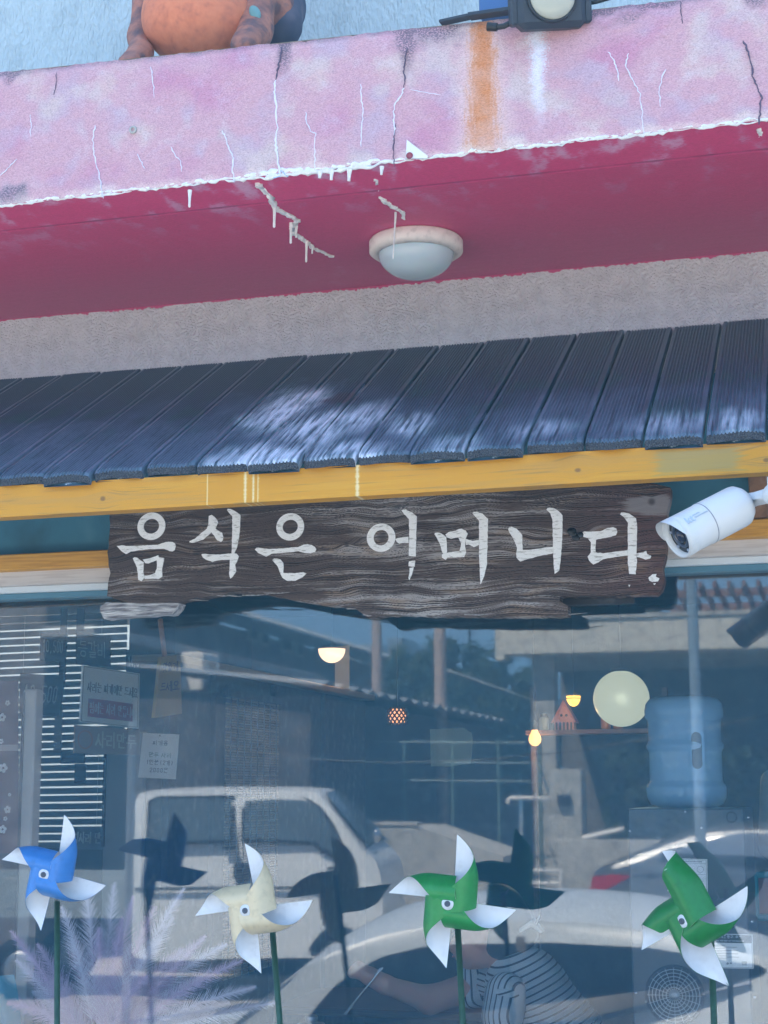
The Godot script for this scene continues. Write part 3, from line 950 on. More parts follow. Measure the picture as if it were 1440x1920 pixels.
func sign_board() -> void:
	var z := 0.16
	var body := flat([205, 935, 700, 912, 1190, 893, 1216, 905, 1257, 914, 1256, 940, 1250, 960, 1254, 990, 1248, 1015, 1249, 1040, 1243, 1062, 1245, 1085, 1241, 1106, 1230, 1116, 1184, 1116, 1120, 1119, 1049, 1118, 1049, 1127, 1064, 1136, 1065, 1156, 960, 1157, 800, 1155, 760, 1153, 715, 1155, 690, 1160, 664, 1139, 620, 1136, 560, 1127, 520, 1119, 480, 1112, 440, 1110, 370, 1121, 330, 1129, 270, 1130, 235, 1128, 200, 1118, 204, 1085, 208, 1074, 203, 1060, 202, 1035, 206, 1000], z)
	body = ragged(body, 0.012, 0.0013)
	var lo := Vector2.INF
	var hi := -Vector2.INF
	for p in body:
		lo = lo.min(p)
		hi = hi.max(p)
	var r := Rect2(lo, hi - lo)
	var nw := noise(0.0035, 3, FastNoiseLite.TYPE_SIMPLEX_SMOOTH, 50)
	var ng := noise(0.02, 4, FastNoiseLite.TYPE_SIMPLEX_SMOOTH, 51)
	var nb := noise(0.006, 3, FastNoiseLite.TYPE_SIMPLEX_SMOOTH, 52)
	var nf := noise(0.09, 2, FastNoiseLite.TYPE_SIMPLEX, 53)
	var at := func(px: float, py: float) -> Vector2:
		var p := P(px, py, z)
		return Vector2(p.x, p.y)
	var knots := [[at.call(265, 1000), 0.06], [at.call(717, 1005), 0.035], [at.call(1085, 1000), 0.03], [at.call(650, 1020), 0.02], [at.call(1222, 940), 0.025]]
	var bare: Vector2 = at.call(1215, 945)
	var tex := painted(1500, 330, func(u: float, v: float) -> Color:
		var p := Vector2(lo.x + u * r.size.x, hi.y - v * r.size.y)
		var gy := p.y * 1000.0 + nw.get_noise_2d(p.x * 1000.0, p.y * 2200.0) * 14.0
		for k in knots:
			var d: Vector2 = p - k[0]
			gy += signf(d.y) * 11.0 * exp(-(d.x * d.x * 0.5 + d.y * d.y * 1.5) / (k[1] * k[1]))
		var a := ng.get_noise_2d(p.x * 18.0, gy * 3.6 + nb.get_noise_2d(p.x * 3000.0, gy * 8.0) * 3.0)
		var b := ng.get_noise_2d(p.x * 130.0 + 400.0, gy * 26.0)
		var c := nb.get_noise_2d(p.x * 700.0, gy * 3.0)
		var f := nf.get_noise_2d(p.x * 240.0, gy * 8.0)
		var right := smoothstep(-0.62, -0.3, p.x)
		var col := c8(80, 64, 58).lerp(c8(86, 56, 54), right)
		var silver := smoothstep(0.0, 0.75, a * 0.6 + c * 0.8 + b * 0.7 + 0.5 * smoothstep(0.9, 0.1, absf(u - 0.58) / 0.34 + absf(v - 0.3) * 0.6)) * (1.0 - 0.62 * right)
		var band := smoothstep(0.75, 1.0, v) * (1.0 - right) * 0.5
		silver = clampf(silver * 0.85 + band * (0.5 + b), 0.0, 1.0)
		col = col.lerp(c8(184, 180, 178), silver * 0.9)
		col = col.lerp(c8(124, 92, 66), smoothstep(0.1, 0.6, c * 0.8 - a * 0.4) * 0.5)
		col = col.lerp(c8(30, 26, 30), smoothstep(0.1, 0.5, -b - a * 0.35) * 0.8)
		col = col.lerp(c8(36, 32, 38), smoothstep(0.45, 0.65, f * 0.7 + absf(a) * 0.3) * 0.6)
		if v < 0.3: col = col.lerp(c8(28, 28, 34), smoothstep(0.3, 0.5, b + c * 0.5) * smoothstep(0.3, 0.18, v) * 0.8)
		var q := Vector2((p.x - bare.x) / 0.06, (p.y - bare.y) / 0.028).length() + c * 0.8 + b * 0.3
		col = col.lerp(c8(138, 134, 136), smoothstep(1.1, 0.8, q) * 0.85)
		for k in knots: col = col.lerp(c8(40, 34, 38), smoothstep(1.0, 0.2, ((p - k[0]) / k[1]).length() * 2.2) * 0.6)
		return col)
	var m := mat(Color.WHITE, 0.62)
	m.albedo_texture = tex
	relief(m, tex, 0.5)
	var s := thing("wooden_sign", "dark weathered plank sign with white painted Korean letters under the awning", "sign", P(730, 1040, z))
	put("board", B.new().prism(body, z - 0.042, z, Transform3D.IDENTITY, r).mesh(), m, s)
	# splinters hanging from the lower edge
	var sp := B.new()
	for i in 46:
		var px := rng.randf_range(230, 1060)
		var py := 1128.0 if px < 340 else 1119.0 if px < 480 else lerpf(1112, 1150, clampf((px - 480) / 200.0, 0, 1)) if px < 680 else 1155.0
		var a := P(px, py - 3, z - rng.randf_range(0.0, 0.012))
		var l := rng.randf_range(0.02, 0.08)
		sp.tube([a, a + Vector3(l * 0.5, rng.randf_range(-0.004, 0.001), 0.001), a + Vector3(l, rng.randf_range(-0.006, 0.004), 0.0)], [0.002, 0.0018, 0.0004], 5)
	put("splinters", sp.mesh(), grime(c8(150, 144, 142), 0.3, 20.0, 0.8, 55), s).set_meta("kind", "stuff")
	# letters, painted into the carved strokes
	var pn := noise(0.03, 4, FastNoiseLite.TYPE_SIMPLEX_SMOOTH, 60)
	var pt := tri_mat(ntex(pn, 512, [0.0, c8(150, 146, 146), 0.22, c8(206, 204, 200), 0.4, c8(248, 247, 245), 1.0, c8(250, 249, 247)]), Vector3(2.2, 9.0, 4.0), 0.7)
	var o5 := Vector2(180, 900)
	var o6 := Vector2(600, 880)
	var o7 := Vector2(920, 880)
	var k5 := 3.2727
	var k6 := 3.6
	var k7 := 3.789
	var letters := [
		[o5, k5, [[130, 405, 160, 402, 200, 405, 290, 403, 380, 398, 430, 381, 452, 378, 472, 382, 486, 392, 490, 408, 485, 430, 470, 438, 453, 437, 420, 422, 330, 425, 270, 432, 215, 440, 185, 455, 160, 440],
			[228, 480, 240, 475, 254, 478, 272, 490, 295, 505, 292, 560, 298, 600, 280, 622, 262, 612, 255, 540, 240, 505], [290, 490, 345, 478, 383, 463, 388, 475, 420, 480, 414, 520, 408, 545, 408, 595, 385, 608, 340, 605, 300, 607, 300, 588, 330, 585, 365, 572, 375, 545, 378, 520, 375, 492, 325, 512, 305, 512]], [341, 285, 84, 80, 343, 284, 47, 43]],
		[o5, k5, [[695, 222, 712, 215, 730, 226, 745, 245, 750, 262, 742, 282, 735, 300, 775, 325, 783, 352, 778, 372, 768, 380, 745, 372, 728, 345, 710, 322, 660, 365, 600, 386, 575, 384, 576, 376, 610, 360, 650, 325, 680, 300, 690, 280, 692, 250], [805, 185, 812, 177, 828, 178, 860, 195, 888, 215, 885, 300, 878, 360, 866, 415, 850, 452, 834, 452, 838, 330, 838, 222, 815, 200],
			[650, 460, 658, 455, 672, 455, 740, 460, 840, 450, 865, 452, 877, 470, 868, 500, 855, 520, 862, 560, 840, 595, 827, 606, 820, 585, 825, 490, 760, 492, 715, 503, 680, 490, 660, 478]], []],
		[o5, k5, [[978, 428, 985, 417, 1000, 416, 1060, 425, 1150, 420, 1240, 412, 1275, 398, 1300, 395, 1325, 399, 1345, 410, 1352, 424, 1345, 442, 1318, 450, 1285, 447, 1240, 438, 1130, 448, 1080, 452, 1045, 470, 1000, 450], [1083, 492, 1095, 484, 1112, 483, 1135, 489, 1152, 512, 1154, 540, 1150, 570, 1220, 572, 1275, 567, 1293, 575, 1265, 600, 1225, 618, 1175, 620, 1145, 600, 1130, 570, 1118, 530, 1100, 510]], [1193, 288, 85, 80, 1194, 288, 47, 41]],
		[o6, k6, [[510, 470, 545, 462, 600, 455, 600, 496, 560, 498, 535, 503, 520, 490], [552, 280, 562, 273, 582, 273, 620, 290, 655, 320, 652, 420, 648, 590, 600, 585, 605, 480, 602, 335, 570, 305], [602, 622, 643, 618, 640, 658, 600, 655], [608, 668, 633, 663, 622, 710, 605, 748, 600, 735, 606, 700]], [412, 463, 97, 91, 416, 461, 51, 50]],
		[o6, k6, [[773, 440, 778, 430, 792, 427, 825, 435, 855, 460, 860, 555, 850, 575, 830, 570, 808, 500, 790, 465], [848, 440, 870, 425, 920, 415, 940, 405, 956, 403, 985, 415, 998, 435, 985, 470, 980, 520, 988, 560, 975, 592, 900, 597, 860, 595, 848, 612, 825, 598, 825, 575, 845, 565, 945, 552, 955, 500, 935, 460, 885, 468, 858, 460], [986, 470, 1030, 485, 1074, 478, 1074, 510, 1040, 525, 1005, 508, 986, 512],
			[1030, 297, 1040, 289, 1062, 288, 1100, 300, 1135, 335, 1132, 520, 1128, 640, 1110, 720, 1085, 778, 1083, 730, 1076, 590, 1075, 350, 1050, 320]], []],
		[o7, k7, [[125, 428, 132, 413, 150, 409, 185, 422, 225, 465, 228, 575, 300, 570, 443, 550, 443, 598, 350, 615, 260, 640, 210, 655, 185, 630, 183, 600, 190, 560, 165, 500, 140, 460], [398, 287, 405, 275, 422, 272, 455, 280, 485, 298, 512, 325, 510, 480, 500, 630, 488, 720, 455, 742, 450, 690, 445, 600, 440, 360, 425, 315]], []],
		[o7, k7, [[650, 455, 665, 443, 690, 444, 780, 440, 830, 418, 870, 413, 892, 422, 900, 443, 890, 468, 850, 480, 748, 500, 745, 590, 800, 597, 900, 585, 972, 575, 972, 615, 900, 620, 800, 640, 730, 678, 700, 650, 690, 622, 712, 590, 712, 520, 690, 490, 660, 480], [922, 322, 928, 309, 945, 305, 985, 315, 1035, 350, 1042, 420, 1037, 600, 1040, 660, 1030, 745, 985, 743, 975, 660, 975, 380, 950, 345], [1039, 598, 1080, 590, 1105, 580, 1112, 605, 1142, 615, 1135, 635, 1100, 642, 1065, 630, 1039, 622]], []],
		[o7, k7, [[1120, 772, 1150, 746, 1180, 744, 1172, 762, 1200, 775, 1190, 795, 1150, 800, 1128, 792]], []],
		[o7, k7, [[980, 822, 994, 820, 986, 838]], []], [o7, k7, [[1155, 812, 1176, 812, 1165, 822]], []]]
	for l in letters:
		var k := B.new()
		var dz := 0.0
		for poly in l[2]:
			k.prism(ragged(flat(poly, z, l[0], l[1]), 0.005, 0.0005), z + 0.0005, z + 0.0025 + dz)
			dz += 0.0004
		if l[3]:
			var c0: Vector2 = flat([l[3][0], l[3][1]], z, l[0], l[1])[0]
			var c1: Vector2 = flat([l[3][4], l[3][5]], z, l[0], l[1])[0]
			var e: Vector2 = flat([l[3][0] + l[3][2], l[3][1] + l[3][3]], z, l[0], l[1])[0]
			var i: Vector2 = flat([l[3][4] + l[3][6], l[3][5] + l[3][7]], z, l[0], l[1])[0]
			k.ringpoly((c0 + c1) * 0.5, (e - c0).abs(), (i - c1).abs(), z + 0.0005, z + 0.0029, 40)
		put("letter" if letters.find(l) < 7 else "paint_dab", k.mesh(), pt, s)
	var holes := B.new()
	for h in [[575, 440, 0.011], [605, 485, 0.01], [640, 465, 0.008], [590, 460, 0.008]]:
		var p := P(o7.x + h[0] / k7, o7.y + h[1] / k7, z + 0.001)
		holes.ball(p, Vector3(h[2], h[2] * 0.8, 0.003), 10, 6)
	put("burnt_knot", holes.mesh(), mats.black, s)
	# an offcut under the left end and a batten under the right
	var off := ragged(flat([187, 1147, 188, 1138, 199, 1130, 335, 1131, 330, 1140, 322, 1151, 250, 1155, 195, 1160], 0.15), 0.014, 0.0015)
	var ot := tri_mat(ntex(noise(0.02, 5, FastNoiseLite.TYPE_SIMPLEX_SMOOTH, 61), 512, [0.0, c8(70, 66, 70), 0.4, c8(150, 148, 152), 0.6, c8(196, 194, 194), 1.0, c8(214, 212, 210)]), Vector3(1.2, 8.0, 8.0), 0.85, mats.bump, 0.4)
	var of := put("offcut", B.new().prism(off, 0.105, 0.15).mesh(), ot)
	tag(of, "pale grey wood offcut just below the left end of the sign", "wood")
	var bt := B.new()
	bt.span(P(1052, 1136, 0.11), P(1190, 1119, 0.095), 0.002)
	put("batten", bt.mesh(), mats.dark, s)
	for px in [290.0, 740.0, 1170.0]:
		var stand := B.new()
		stand.span(Vector3(P(px, 1000, 0.12).x - 0.02, 2.06, 0.1), Vector3(P(px, 1000, 0.12).x + 0.02, 2.19, 0.119), 0.001)
		put("hanger", stand.mesh(), mats.dark, s)

# ---------------------------------------------------------------- what stands on the canopy
func on_canopy() -> void:
	var t := thing("animal_statue", "squat orange bellied animal statue sitting on the canopy edge", "statue", Vector3(P(400, 90, 0.5).x, top_y(-1.2), 0.5))
	var body := [[P(430, 10, 0.36), P(450, -130, 0.34), 0.17, 0.13], [P(495, 20, 0.42), P(480, -60, 0.4), 0.075, 0.09], [P(505, 60, 0.36), P(505, 0, 0.34), 0.065, 0.07], [P(440, -200, 0.42), P(380, -220, 0.5), 0.13, 0.11],
		[P(282, -10, 0.5), P(268, 70, 0.55), 0.042, 0.03], [P(268, 70, 0.55), P(262, 96, 0.6), 0.03, 0.026], [P(262, 98, 0.62), P(226, 118, 0.7), 0.02, 0.011], [P(268, 98, 0.62), P(250, 114, 0.7), 0.018, 0.01], [P(480, -20, 0.5), P(478, 50, 0.54), 0.045, 0.042], [P(478, 60, 0.56), P(446, 84, 0.66), 0.036, 0.018], [P(480, 70, 0.58), P(462, 88, 0.67), 0.03, 0.016]]
	var bm := tri_mat(ntex(noise(0.012, 5, FastNoiseLite.TYPE_SIMPLEX_SMOOTH, 71), 512, [0.0, c8(70, 66, 84), 0.35, c8(110, 80, 80), 0.55, c8(168, 108, 90), 0.75, c8(190, 122, 98), 1.0, c8(120, 100, 104)]), Vector3.ONE * 2.6, 0.75, mats.bump, 0.25)
	put("body", nets(body, 0.012, 0.03), bm, t)
	var om := tri_mat(ntex(noise(0.03, 5, FastNoiseLite.TYPE_SIMPLEX_SMOOTH, 72), 512, [0.0, c8(150, 92, 80), 0.3, c8(196, 116, 88), 0.5, c8(212, 126, 92), 1.0, c8(220, 138, 102)]), Vector3.ONE * 2.2, 0.75, mats.bump, 0.12)
	put("belly", nets([[P(352, 34, 0.56), P(372, -60, 0.52), 0.105, 0.1], [P(395, 40, 0.545), P(395, -60, 0.5), 0.1, 0.1]], 0.012, 0.05), om, t)
	put("flank", nets([[P(520, 46, 0.4), P(508, -10, 0.38), 0.06, 0.07], [P(490, 60, 0.36), P(525, 20, 0.34), 0.07, 0.06]], 0.012, 0.04), tri_mat(ntex(noise(0.014, 4, FastNoiseLite.TYPE_SIMPLEX_SMOOTH, 73), 256, [0.0, c8(48, 58, 74), 0.5, c8(74, 78, 96), 1.0, c8(128, 112, 118)]), Vector3.ONE * 2.0, 0.8), t)
	put("paint_spot", B.new().ball(P(478, 24, 0.592), Vector3(0.012, 0.02, 0.006), 12, 8, Basis(Vector3.BACK, 0.5)).mesh(), mat(c8(110, 150, 150), 0.7), t)
	var eyes := B.new()
	for px in [350.0, 430.0]: eyes.ball(P(px, -240, 0.62), Vector3.ONE * 0.025)
	put("eyes", eyes.mesh(), mats.black, t)
	# the floodlight
	var f := thing("floodlight", "black square floodlight with a round glass lens over the canopy edge", "floodlight", P(1030, 10, 0.83))
	var fb := Basis(cb.x.rotated(cb.z, 0.06), cb.y.rotated(cb.z, 0.06), cb.z) * Basis(Vector3.RIGHT, 0.12) * Basis(Vector3.UP, 0.1)
	var c := P(1030, -2, 0.8)
	var navy := grime(c8(44, 52, 64), 0.1, 5.0, 0.5, 17)
	var h := B.new()
	h.box(c, Vector3(0.138, 0.118, 0.05), fb, 0.012)
	h.box(c - fb.z * 0.045, Vector3(0.11, 0.095, 0.05), fb, 0.01)
	for s in [-1, 1]: h.box(c + fb.x * s * 0.073 - fb.y * 0.02, Vector3(0.016, 0.06, 0.03), fb, 0.004)
	put("housing", h.mesh(), navy, f)
	var xf := Transform3D(fb * Basis(Vector3.RIGHT, PI / 2), c + fb.z * 0.0255)
	put("bezel", B.new().lathe([Vector2(0.045, -0.001), Vector2(0.051, 0.0), Vector2(0.05, 0.006), Vector2(0.046, 0.007), Vector2(0.044, 0.003)], 40, xf).mesh(), mat(c8(30, 36, 46), 0.4), f)
	var lens := []
	for i in 9: lens.append(Vector2(0.045 * cos(PI / 2 * i / 8.0), 0.004 + 0.016 * sin(PI / 2 * i / 8.0)))
	put("lens", B.new().lathe(lens, 36, xf).mesh(), mat(c8(176, 178, 164), 0.18), f)
	var br := B.new()
	br.beam(P(826, 43, 0.76), P(880, 31, 0.77), 0.02, 0.006, 0.001)
	br.beam(P(880, 31, 0.77), P(972, 18, 0.78), 0.024, 0.008, 0.001)
	put("bracket", br.mesh(), navy, f)
	var cab := B.new()
	cab.tube([P(914, 50, 0.8), P(932, 51, 0.8)], [0.009, 0.0085], 12)
	cab.tube([P(932, 51, 0.8), P(945, 49, 0.8), P(957, 43, 0.8), P(972, 36, 0.79), P(985, 34, 0.77)], 0.006, 8)
	put("cable", cab.mesh(), mats.black, f)
	var post := B.new()
	post.span(P(898, 30, 0.68), P(966, -260, 0.62), 0.003)
	put("post", post.mesh(), mat(c8(70, 108, 156), 0.5), f)
	var lead := B.new()
	lead.tube([P(1090, 8, 0.74), P(1118, 3, 0.75), P(1150, -6, 0.74), P(1220, -20, 0.7)], 0.005, 8)
	put("lead", lead.mesh(), mats.black, f)

# ---------------------------------------------------------------- the security camera
func security_camera() -> void:
	var a := P(1268, 1009, 0.93)
	var d := (-cb.x * 0.906 - cb.y * 0.423) * cos(0.36) + cb.z * sin(0.36)       # towards its lens
	d = d.normalized()
	var up := (Vector3.UP - d * d.dot(Vector3.UP)).normalized()
	var t := Transform3D(Basis(up.cross(d), d, up.cross(d).cross(d)).orthonormalized(), a)   # y along the barrel, z up side
	var s := thing("security_camera", "white bullet security camera on an arm at the right of the sign", "camera", a)
	var wm := mat(c8(206, 208, 208), 0.35)
	var r := 0.0375
	var b := B.new()
	var prof := [Vector2(r * 0.86, -0.012), Vector2(r * 0.9, 0.0), Vector2(r, 0.0)]
	for i in 3: prof.append(Vector2(r, -0.012 - i * 0.006))
	prof.append_array([Vector2(r, -0.06), Vector2(r * 1.02, -0.0605), Vector2(r * 1.02, -0.135), Vector2(r * 0.99, -0.142), Vector2(r * 0.8, -0.152), Vector2(0.0, -0.152)])
	prof.reverse()
	b.lathe(prof, 48, t)
	put("barrel", b.mesh(), wm, s)
	var hood := B.new()
	for lay in [[0.99, 1.0], [1.005, -1.0]]:
		hood.grid(30, 4, func(u: float, v: float) -> Vector3:
			var g := lerpf(0.0, PI, u if lay[1] > 0.0 else 1.0 - u)
			return t * Vector3(cos(g) * r * lay[0], 0.019 * pow(maxf(sin(g), 0.0), 0.7) * v - 0.001, -sin(g) * r * lay[0]))
	put("hood", hood.mesh(), wm, s)
	var ribs := B.new()
	for i in 26:
		var g := PI + 0.1 + i * (PI - 0.2) / 25.0
		var n := t.basis * Vector3(cos(g), 0, -sin(g))
		ribs.beam(a + n * r - d * 0.004, a + n * r - d * 0.02, 0.0016, 0.0014, 0.0, n)
	put("grip_rib", ribs.mesh(), wm, s)
	var ring := B.new()
	ring.lathe([Vector2(r * 1.005, -0.0635), Vector2(r * 1.028, -0.0632), Vector2(r * 1.028, -0.0618), Vector2(r * 1.005, -0.0615)], 48, t)
	put("seam_ring", ring.mesh(), mat(c8(120, 122, 136), 0.5), s)
	put("front_glass", B.new().lathe([Vector2(r * 0.87, -0.011), Vector2(0.0, -0.0105)], 40, t).mesh(), mat(c8(20, 24, 32), 0.08), s)
	put("lens", B.new().lathe([Vector2(0.013, -0.0105), Vector2(0.012, -0.006), Vector2(0.007, -0.003), Vector2(0.0, -0.002)], 24, t).mesh(), mat(c8(36, 40, 58), 0.05), s)
	put("lens_ring", B.new().lathe([Vector2(0.0225, -0.0105), Vector2(0.021, -0.007), Vector2(0.018, -0.007), Vector2(0.017, -0.0105)], 32, t).mesh(), mat(c8(56, 66, 84), 0.3), s)
	for i in 6:
		var g := TAU * i / 6.0 + 0.4
		put("infrared_lamp", B.new().ball(t * Vector3(cos(g) * 0.0275, -0.0095, sin(g) * 0.0275), Vector3.ONE * 0.0028, 8, 6).mesh(), mat(c8(150, 160, 176), 0.2), s)
	# lettering on the flank that faces the pavement
	var nrm := (cb.z * 0.72 + cb.y * 0.7)
	nrm = (nrm - d * d.dot(nrm)).normalized()
	for w in [["kt", 46, 0.0004, 0.012, -0.004], ["security", 20, 0.00022, 0.031, 0.0015], ["camera system", 20, 0.00022, 0.031, -0.004]]:
		var tm := TextMesh.new()
		var fnt := SystemFont.new()
		fnt.font_names = PackedStringArray(["Droid Sans"])
		fnt.font_weight = 700 if w[0] == "kt" else 400
		tm.font = fnt
		tm.text = w[0]
		tm.font_size = w[1]
		tm.pixel_size = w[2]
		tm.depth = 0.0006
		tm.horizontal_alignment = HORIZONTAL_ALIGNMENT_LEFT
		var o := put("lettering", tm, mat(c8(176, 190, 204), 0.6), s, true)
		var bx := Basis(-d, nrm.cross(-d), nrm)
		o.transform = Transform3D(bx, -d * w[3] + nrm * (r * 1.0 + 0.0004) + bx.y * w[4])
	# ball joint, arm, and the wall plate out of frame
	var back := a - d * 0.152
	var j := B.new()
	j.tube([back, back - d * 0.012, back - d * 0.02 + Vector3(0.006, 0, 0), P(1446, 928, 0.93), P(1470, 926, 0.9), P(1500, 930, 0.8)], [0.022, 0.014, 0.0125, 0.0135, 0.0135, 0.0135], 20)
	j.ball(P(1452, 927, 0.93), Vector3.ONE * 0.02)
	put("arm", j.mesh(), wm, s)
	var base := B.new()
	base.box(P(1444, 914, 0.945), Vector3(0.008, 0.034, 0.03), Basis.IDENTITY, 0.002)
	put("elbow", base.mesh(), wm, s)
	base = B.new()
	base.lathe([Vector2(0.0, 0.0), Vector2(0.05, 0.0), Vector2(0.052, -0.02), Vector2(0.0, -0.022)], 30, Transform3D(Basis(Vector3.RIGHT, -PI / 2), P(1500, 930, 0.795)))
	put("mount", base.mesh(), wm, s)

# ---------------------------------------------------------------- pinwheels
func pinwheels() -> void:
	var planter := thing("planter_box", "long timber planter under the shop window holding the pinwheel sticks", "planter", Vector3(-0.9, 0, 0.26))
	var pb := B.new()
	pb.span(Vector3(-2.5, 0.0, 0.12), Vector3(0.6, 0.5, 0.145), 0.003)
	pb.span(Vector3(-2.5, 0.0, 0.375), Vector3(0.6, 0.5, 0.4), 0.003)
	pb.span(Vector3(-2.525, 0.0, 0.12), Vector3(-2.5, 0.5, 0.4), 0.003)
	pb.span(Vector3(0.6, 0.0, 0.12), Vector3(0.625, 0.5, 0.4), 0.003)
	put("box", pb.mesh(), mats.brown, planter)
	var soil := B.new()
	soil.span(Vector3(-2.5, 0.02, 0.145), Vector3(0.6, 0.45, 0.375))
	put("soil", soil.mesh(), grime(c8(70, 56, 46), 0.3, 8.0, 1.0, 18), planter)
	var list := [["blue", c8(60, 132, 206), [90, 1638], 0.335, 78.0, 0.133, 0.0, [107, 1690, 107, 1920], 1692.0], ["cream", c8(226, 208, 172), [467, 1705], 0.335, 98.0, 0.14, -0.05, [504, 1662, 525, 1920], 1690.0],
		["bright green", c8(36, 142, 70), [843, 1692], 0.335, 84.0, 0.14, 0.02, [856, 1700, 868, 1920], 1712.0], ["turned dark green", c8(30, 128, 62), [1290, 1725], 0.335, 118.0, 0.15, -0.5, [1331, 1692, 1339, 1920], 1715.0]]
	var said := ["blue and white pinwheel, the first from the left", "cream and white pinwheel in front of the mirrored truck", "green and white pinwheel facing straight out, third of the four", "green pinwheel turned to the right with a torn white tip"]
	for i in 4:
		var w: Array = list[i]
		var hub := P(w[2][0], w[2][1], w[3])
		var pz := 0.25
		var pt := P(w[7][0], w[7][1], pz)
		var pe := P(w[7][2], w[7][3], pz + 0.01)
		var foot := pt + (pe - pt) * ((pt.y - 0.4) / (pt.y - pe.y))
		var p := thing("pinwheel", said[i], "pinwheel", foot, "pinwheels in a row before the window")
		var pole := B.new()
		pole.tube([foot, pt, pt + Vector3(0, 0.001, 0)], [0.0072, 0.0066, 0.004], 14)
		put("pole", pole.mesh(), grime(c8(42, 84, 66), 0.15, 8.0, 0.45, 19), p)
		var turn := Basis(Vector3.UP, w[6]) * Basis(Vector3.RIGHT, 0.06)
		var axle := B.new()
		var on: Vector3 = pt.lerp(pe, (w[8] - w[7][1]) / (w[7][3] - w[7][1])) if i else pt
		axle.tube([on, hub - turn.z * 0.002], 0.0018, 8)
		put("axle", axle.mesh(), mats.steel, p)
		var colour := grime(w[1], 0.07, 9.0, 0.36, 120 + i)
		colour.backlight_enabled = true
		colour.backlight = Color(0.12, 0.12, 0.12)
		var white := grime(c8(230, 232, 235), 0.04, 7.0, 0.42, 130 + i)
		white.backlight_enabled = true
		white.backlight = Color(0.2, 0.2, 0.2)
		var d: float = w[5]
		for k in 4:
			var ang := deg_to_rad(w[4]) - PI / 2 * k
			var tv := Vector3(cos(ang), sin(ang), 0)
			var sv := Vector3(sin(ang), -cos(ang), 0)
			var torn := i == 3 and k == 2
			var full: float = [0.36, 0.84, 0.95, 0.58][k] if i == 3 else rng.randf_range(0.76, 0.86)
			var curl := rng.randf_range(0.8, 1.2)
			var wide := rng.randf_range(0.37, 0.4)
			var fn := func(u: float, v: float) -> Vector3:
				var t := lerpf(-0.13, 1.0, v)
				if torn and t > 0.86: t = 0.86 + (t - 0.86) * (0.25 + 0.5 * absf(sin(u * 7.0)))
				var s := u * clampf((1.0 - t) / full, 0.0, 1.0)
				var x := sin(PI / 2 * minf(s / 0.4, 1.0)) if s < 0.4 else 1.0 - pow((s - 0.4) / 0.6, 1.35) * 0.97
				var lay := smoothstep(0.0, 0.85, s)
				var z := (-0.036 + 0.052 * lay) * curl + 0.014 * t * t * (1.0 - s) - 0.006 * sin(TAU * clampf(s, 0, 1))
				var back := maxf(-t, 0.0) * (1.0 - s)                        # the sheet is whole round the hub
				return tv * ((t + back) * d) + sv * (d * wide * x * (1.0 - 0.38 * smoothstep(0.35, 0.95, t))) + Vector3(0, 0, z)
			var front := B.new()
			front.grid(26, 24, func(u: float, v: float) -> Vector3: return turn * fn.call(u, v * 0.995))
			var mesh := front.mesh()
			var backs := B.new()
			backs.grid(26, 24, func(u: float, v: float) -> Vector3:
				var q: Vector3 = fn.call(1.0 - u, v * 0.995)
				var a: Vector3 = fn.call(1.0 - u + 0.01, v * 0.995) - fn.call(1.0 - u - 0.01, v * 0.995)
				var b: Vector3 = fn.call(1.0 - u, v * 0.98 + 0.005) - fn.call(1.0 - u, v * 0.98 - 0.005)
				return turn * (q - a.cross(b).normalized() * 0.0009))
			backs.mesh(mesh)
			var o := put("vane", mesh, white, p, true)
			o.position = hub - foot
			o.set_surface_override_material(1, colour)
		var hb := B.new()
		hb.lathe([Vector2(0.0, 0.0), Vector2(0.0125, 0.0), Vector2(0.0135, 0.002), Vector2(0.0125, 0.004), Vector2(0.0, 0.0045)], 28, Transform3D(turn * Basis(Vector3.RIGHT, PI / 2), hub + turn.z * 0.017))
		put("hub", hb.mesh(), white, p)
		var pin := B.new()
		pin.lathe([Vector2(0.0062, 0.0), Vector2(0.0062, 0.003), Vector2(0.005, 0.004), Vector2(0.0026, 0.004), Vector2(0.002, 0.0025), Vector2(0.0, 0.0025)], 20, Transform3D(turn * Basis(Vector3.RIGHT, PI / 2), hub + turn.z * 0.0212))
		put("pin", pin.mesh(), mat(c8(84, 92, 104), 0.35, 0.4), p)

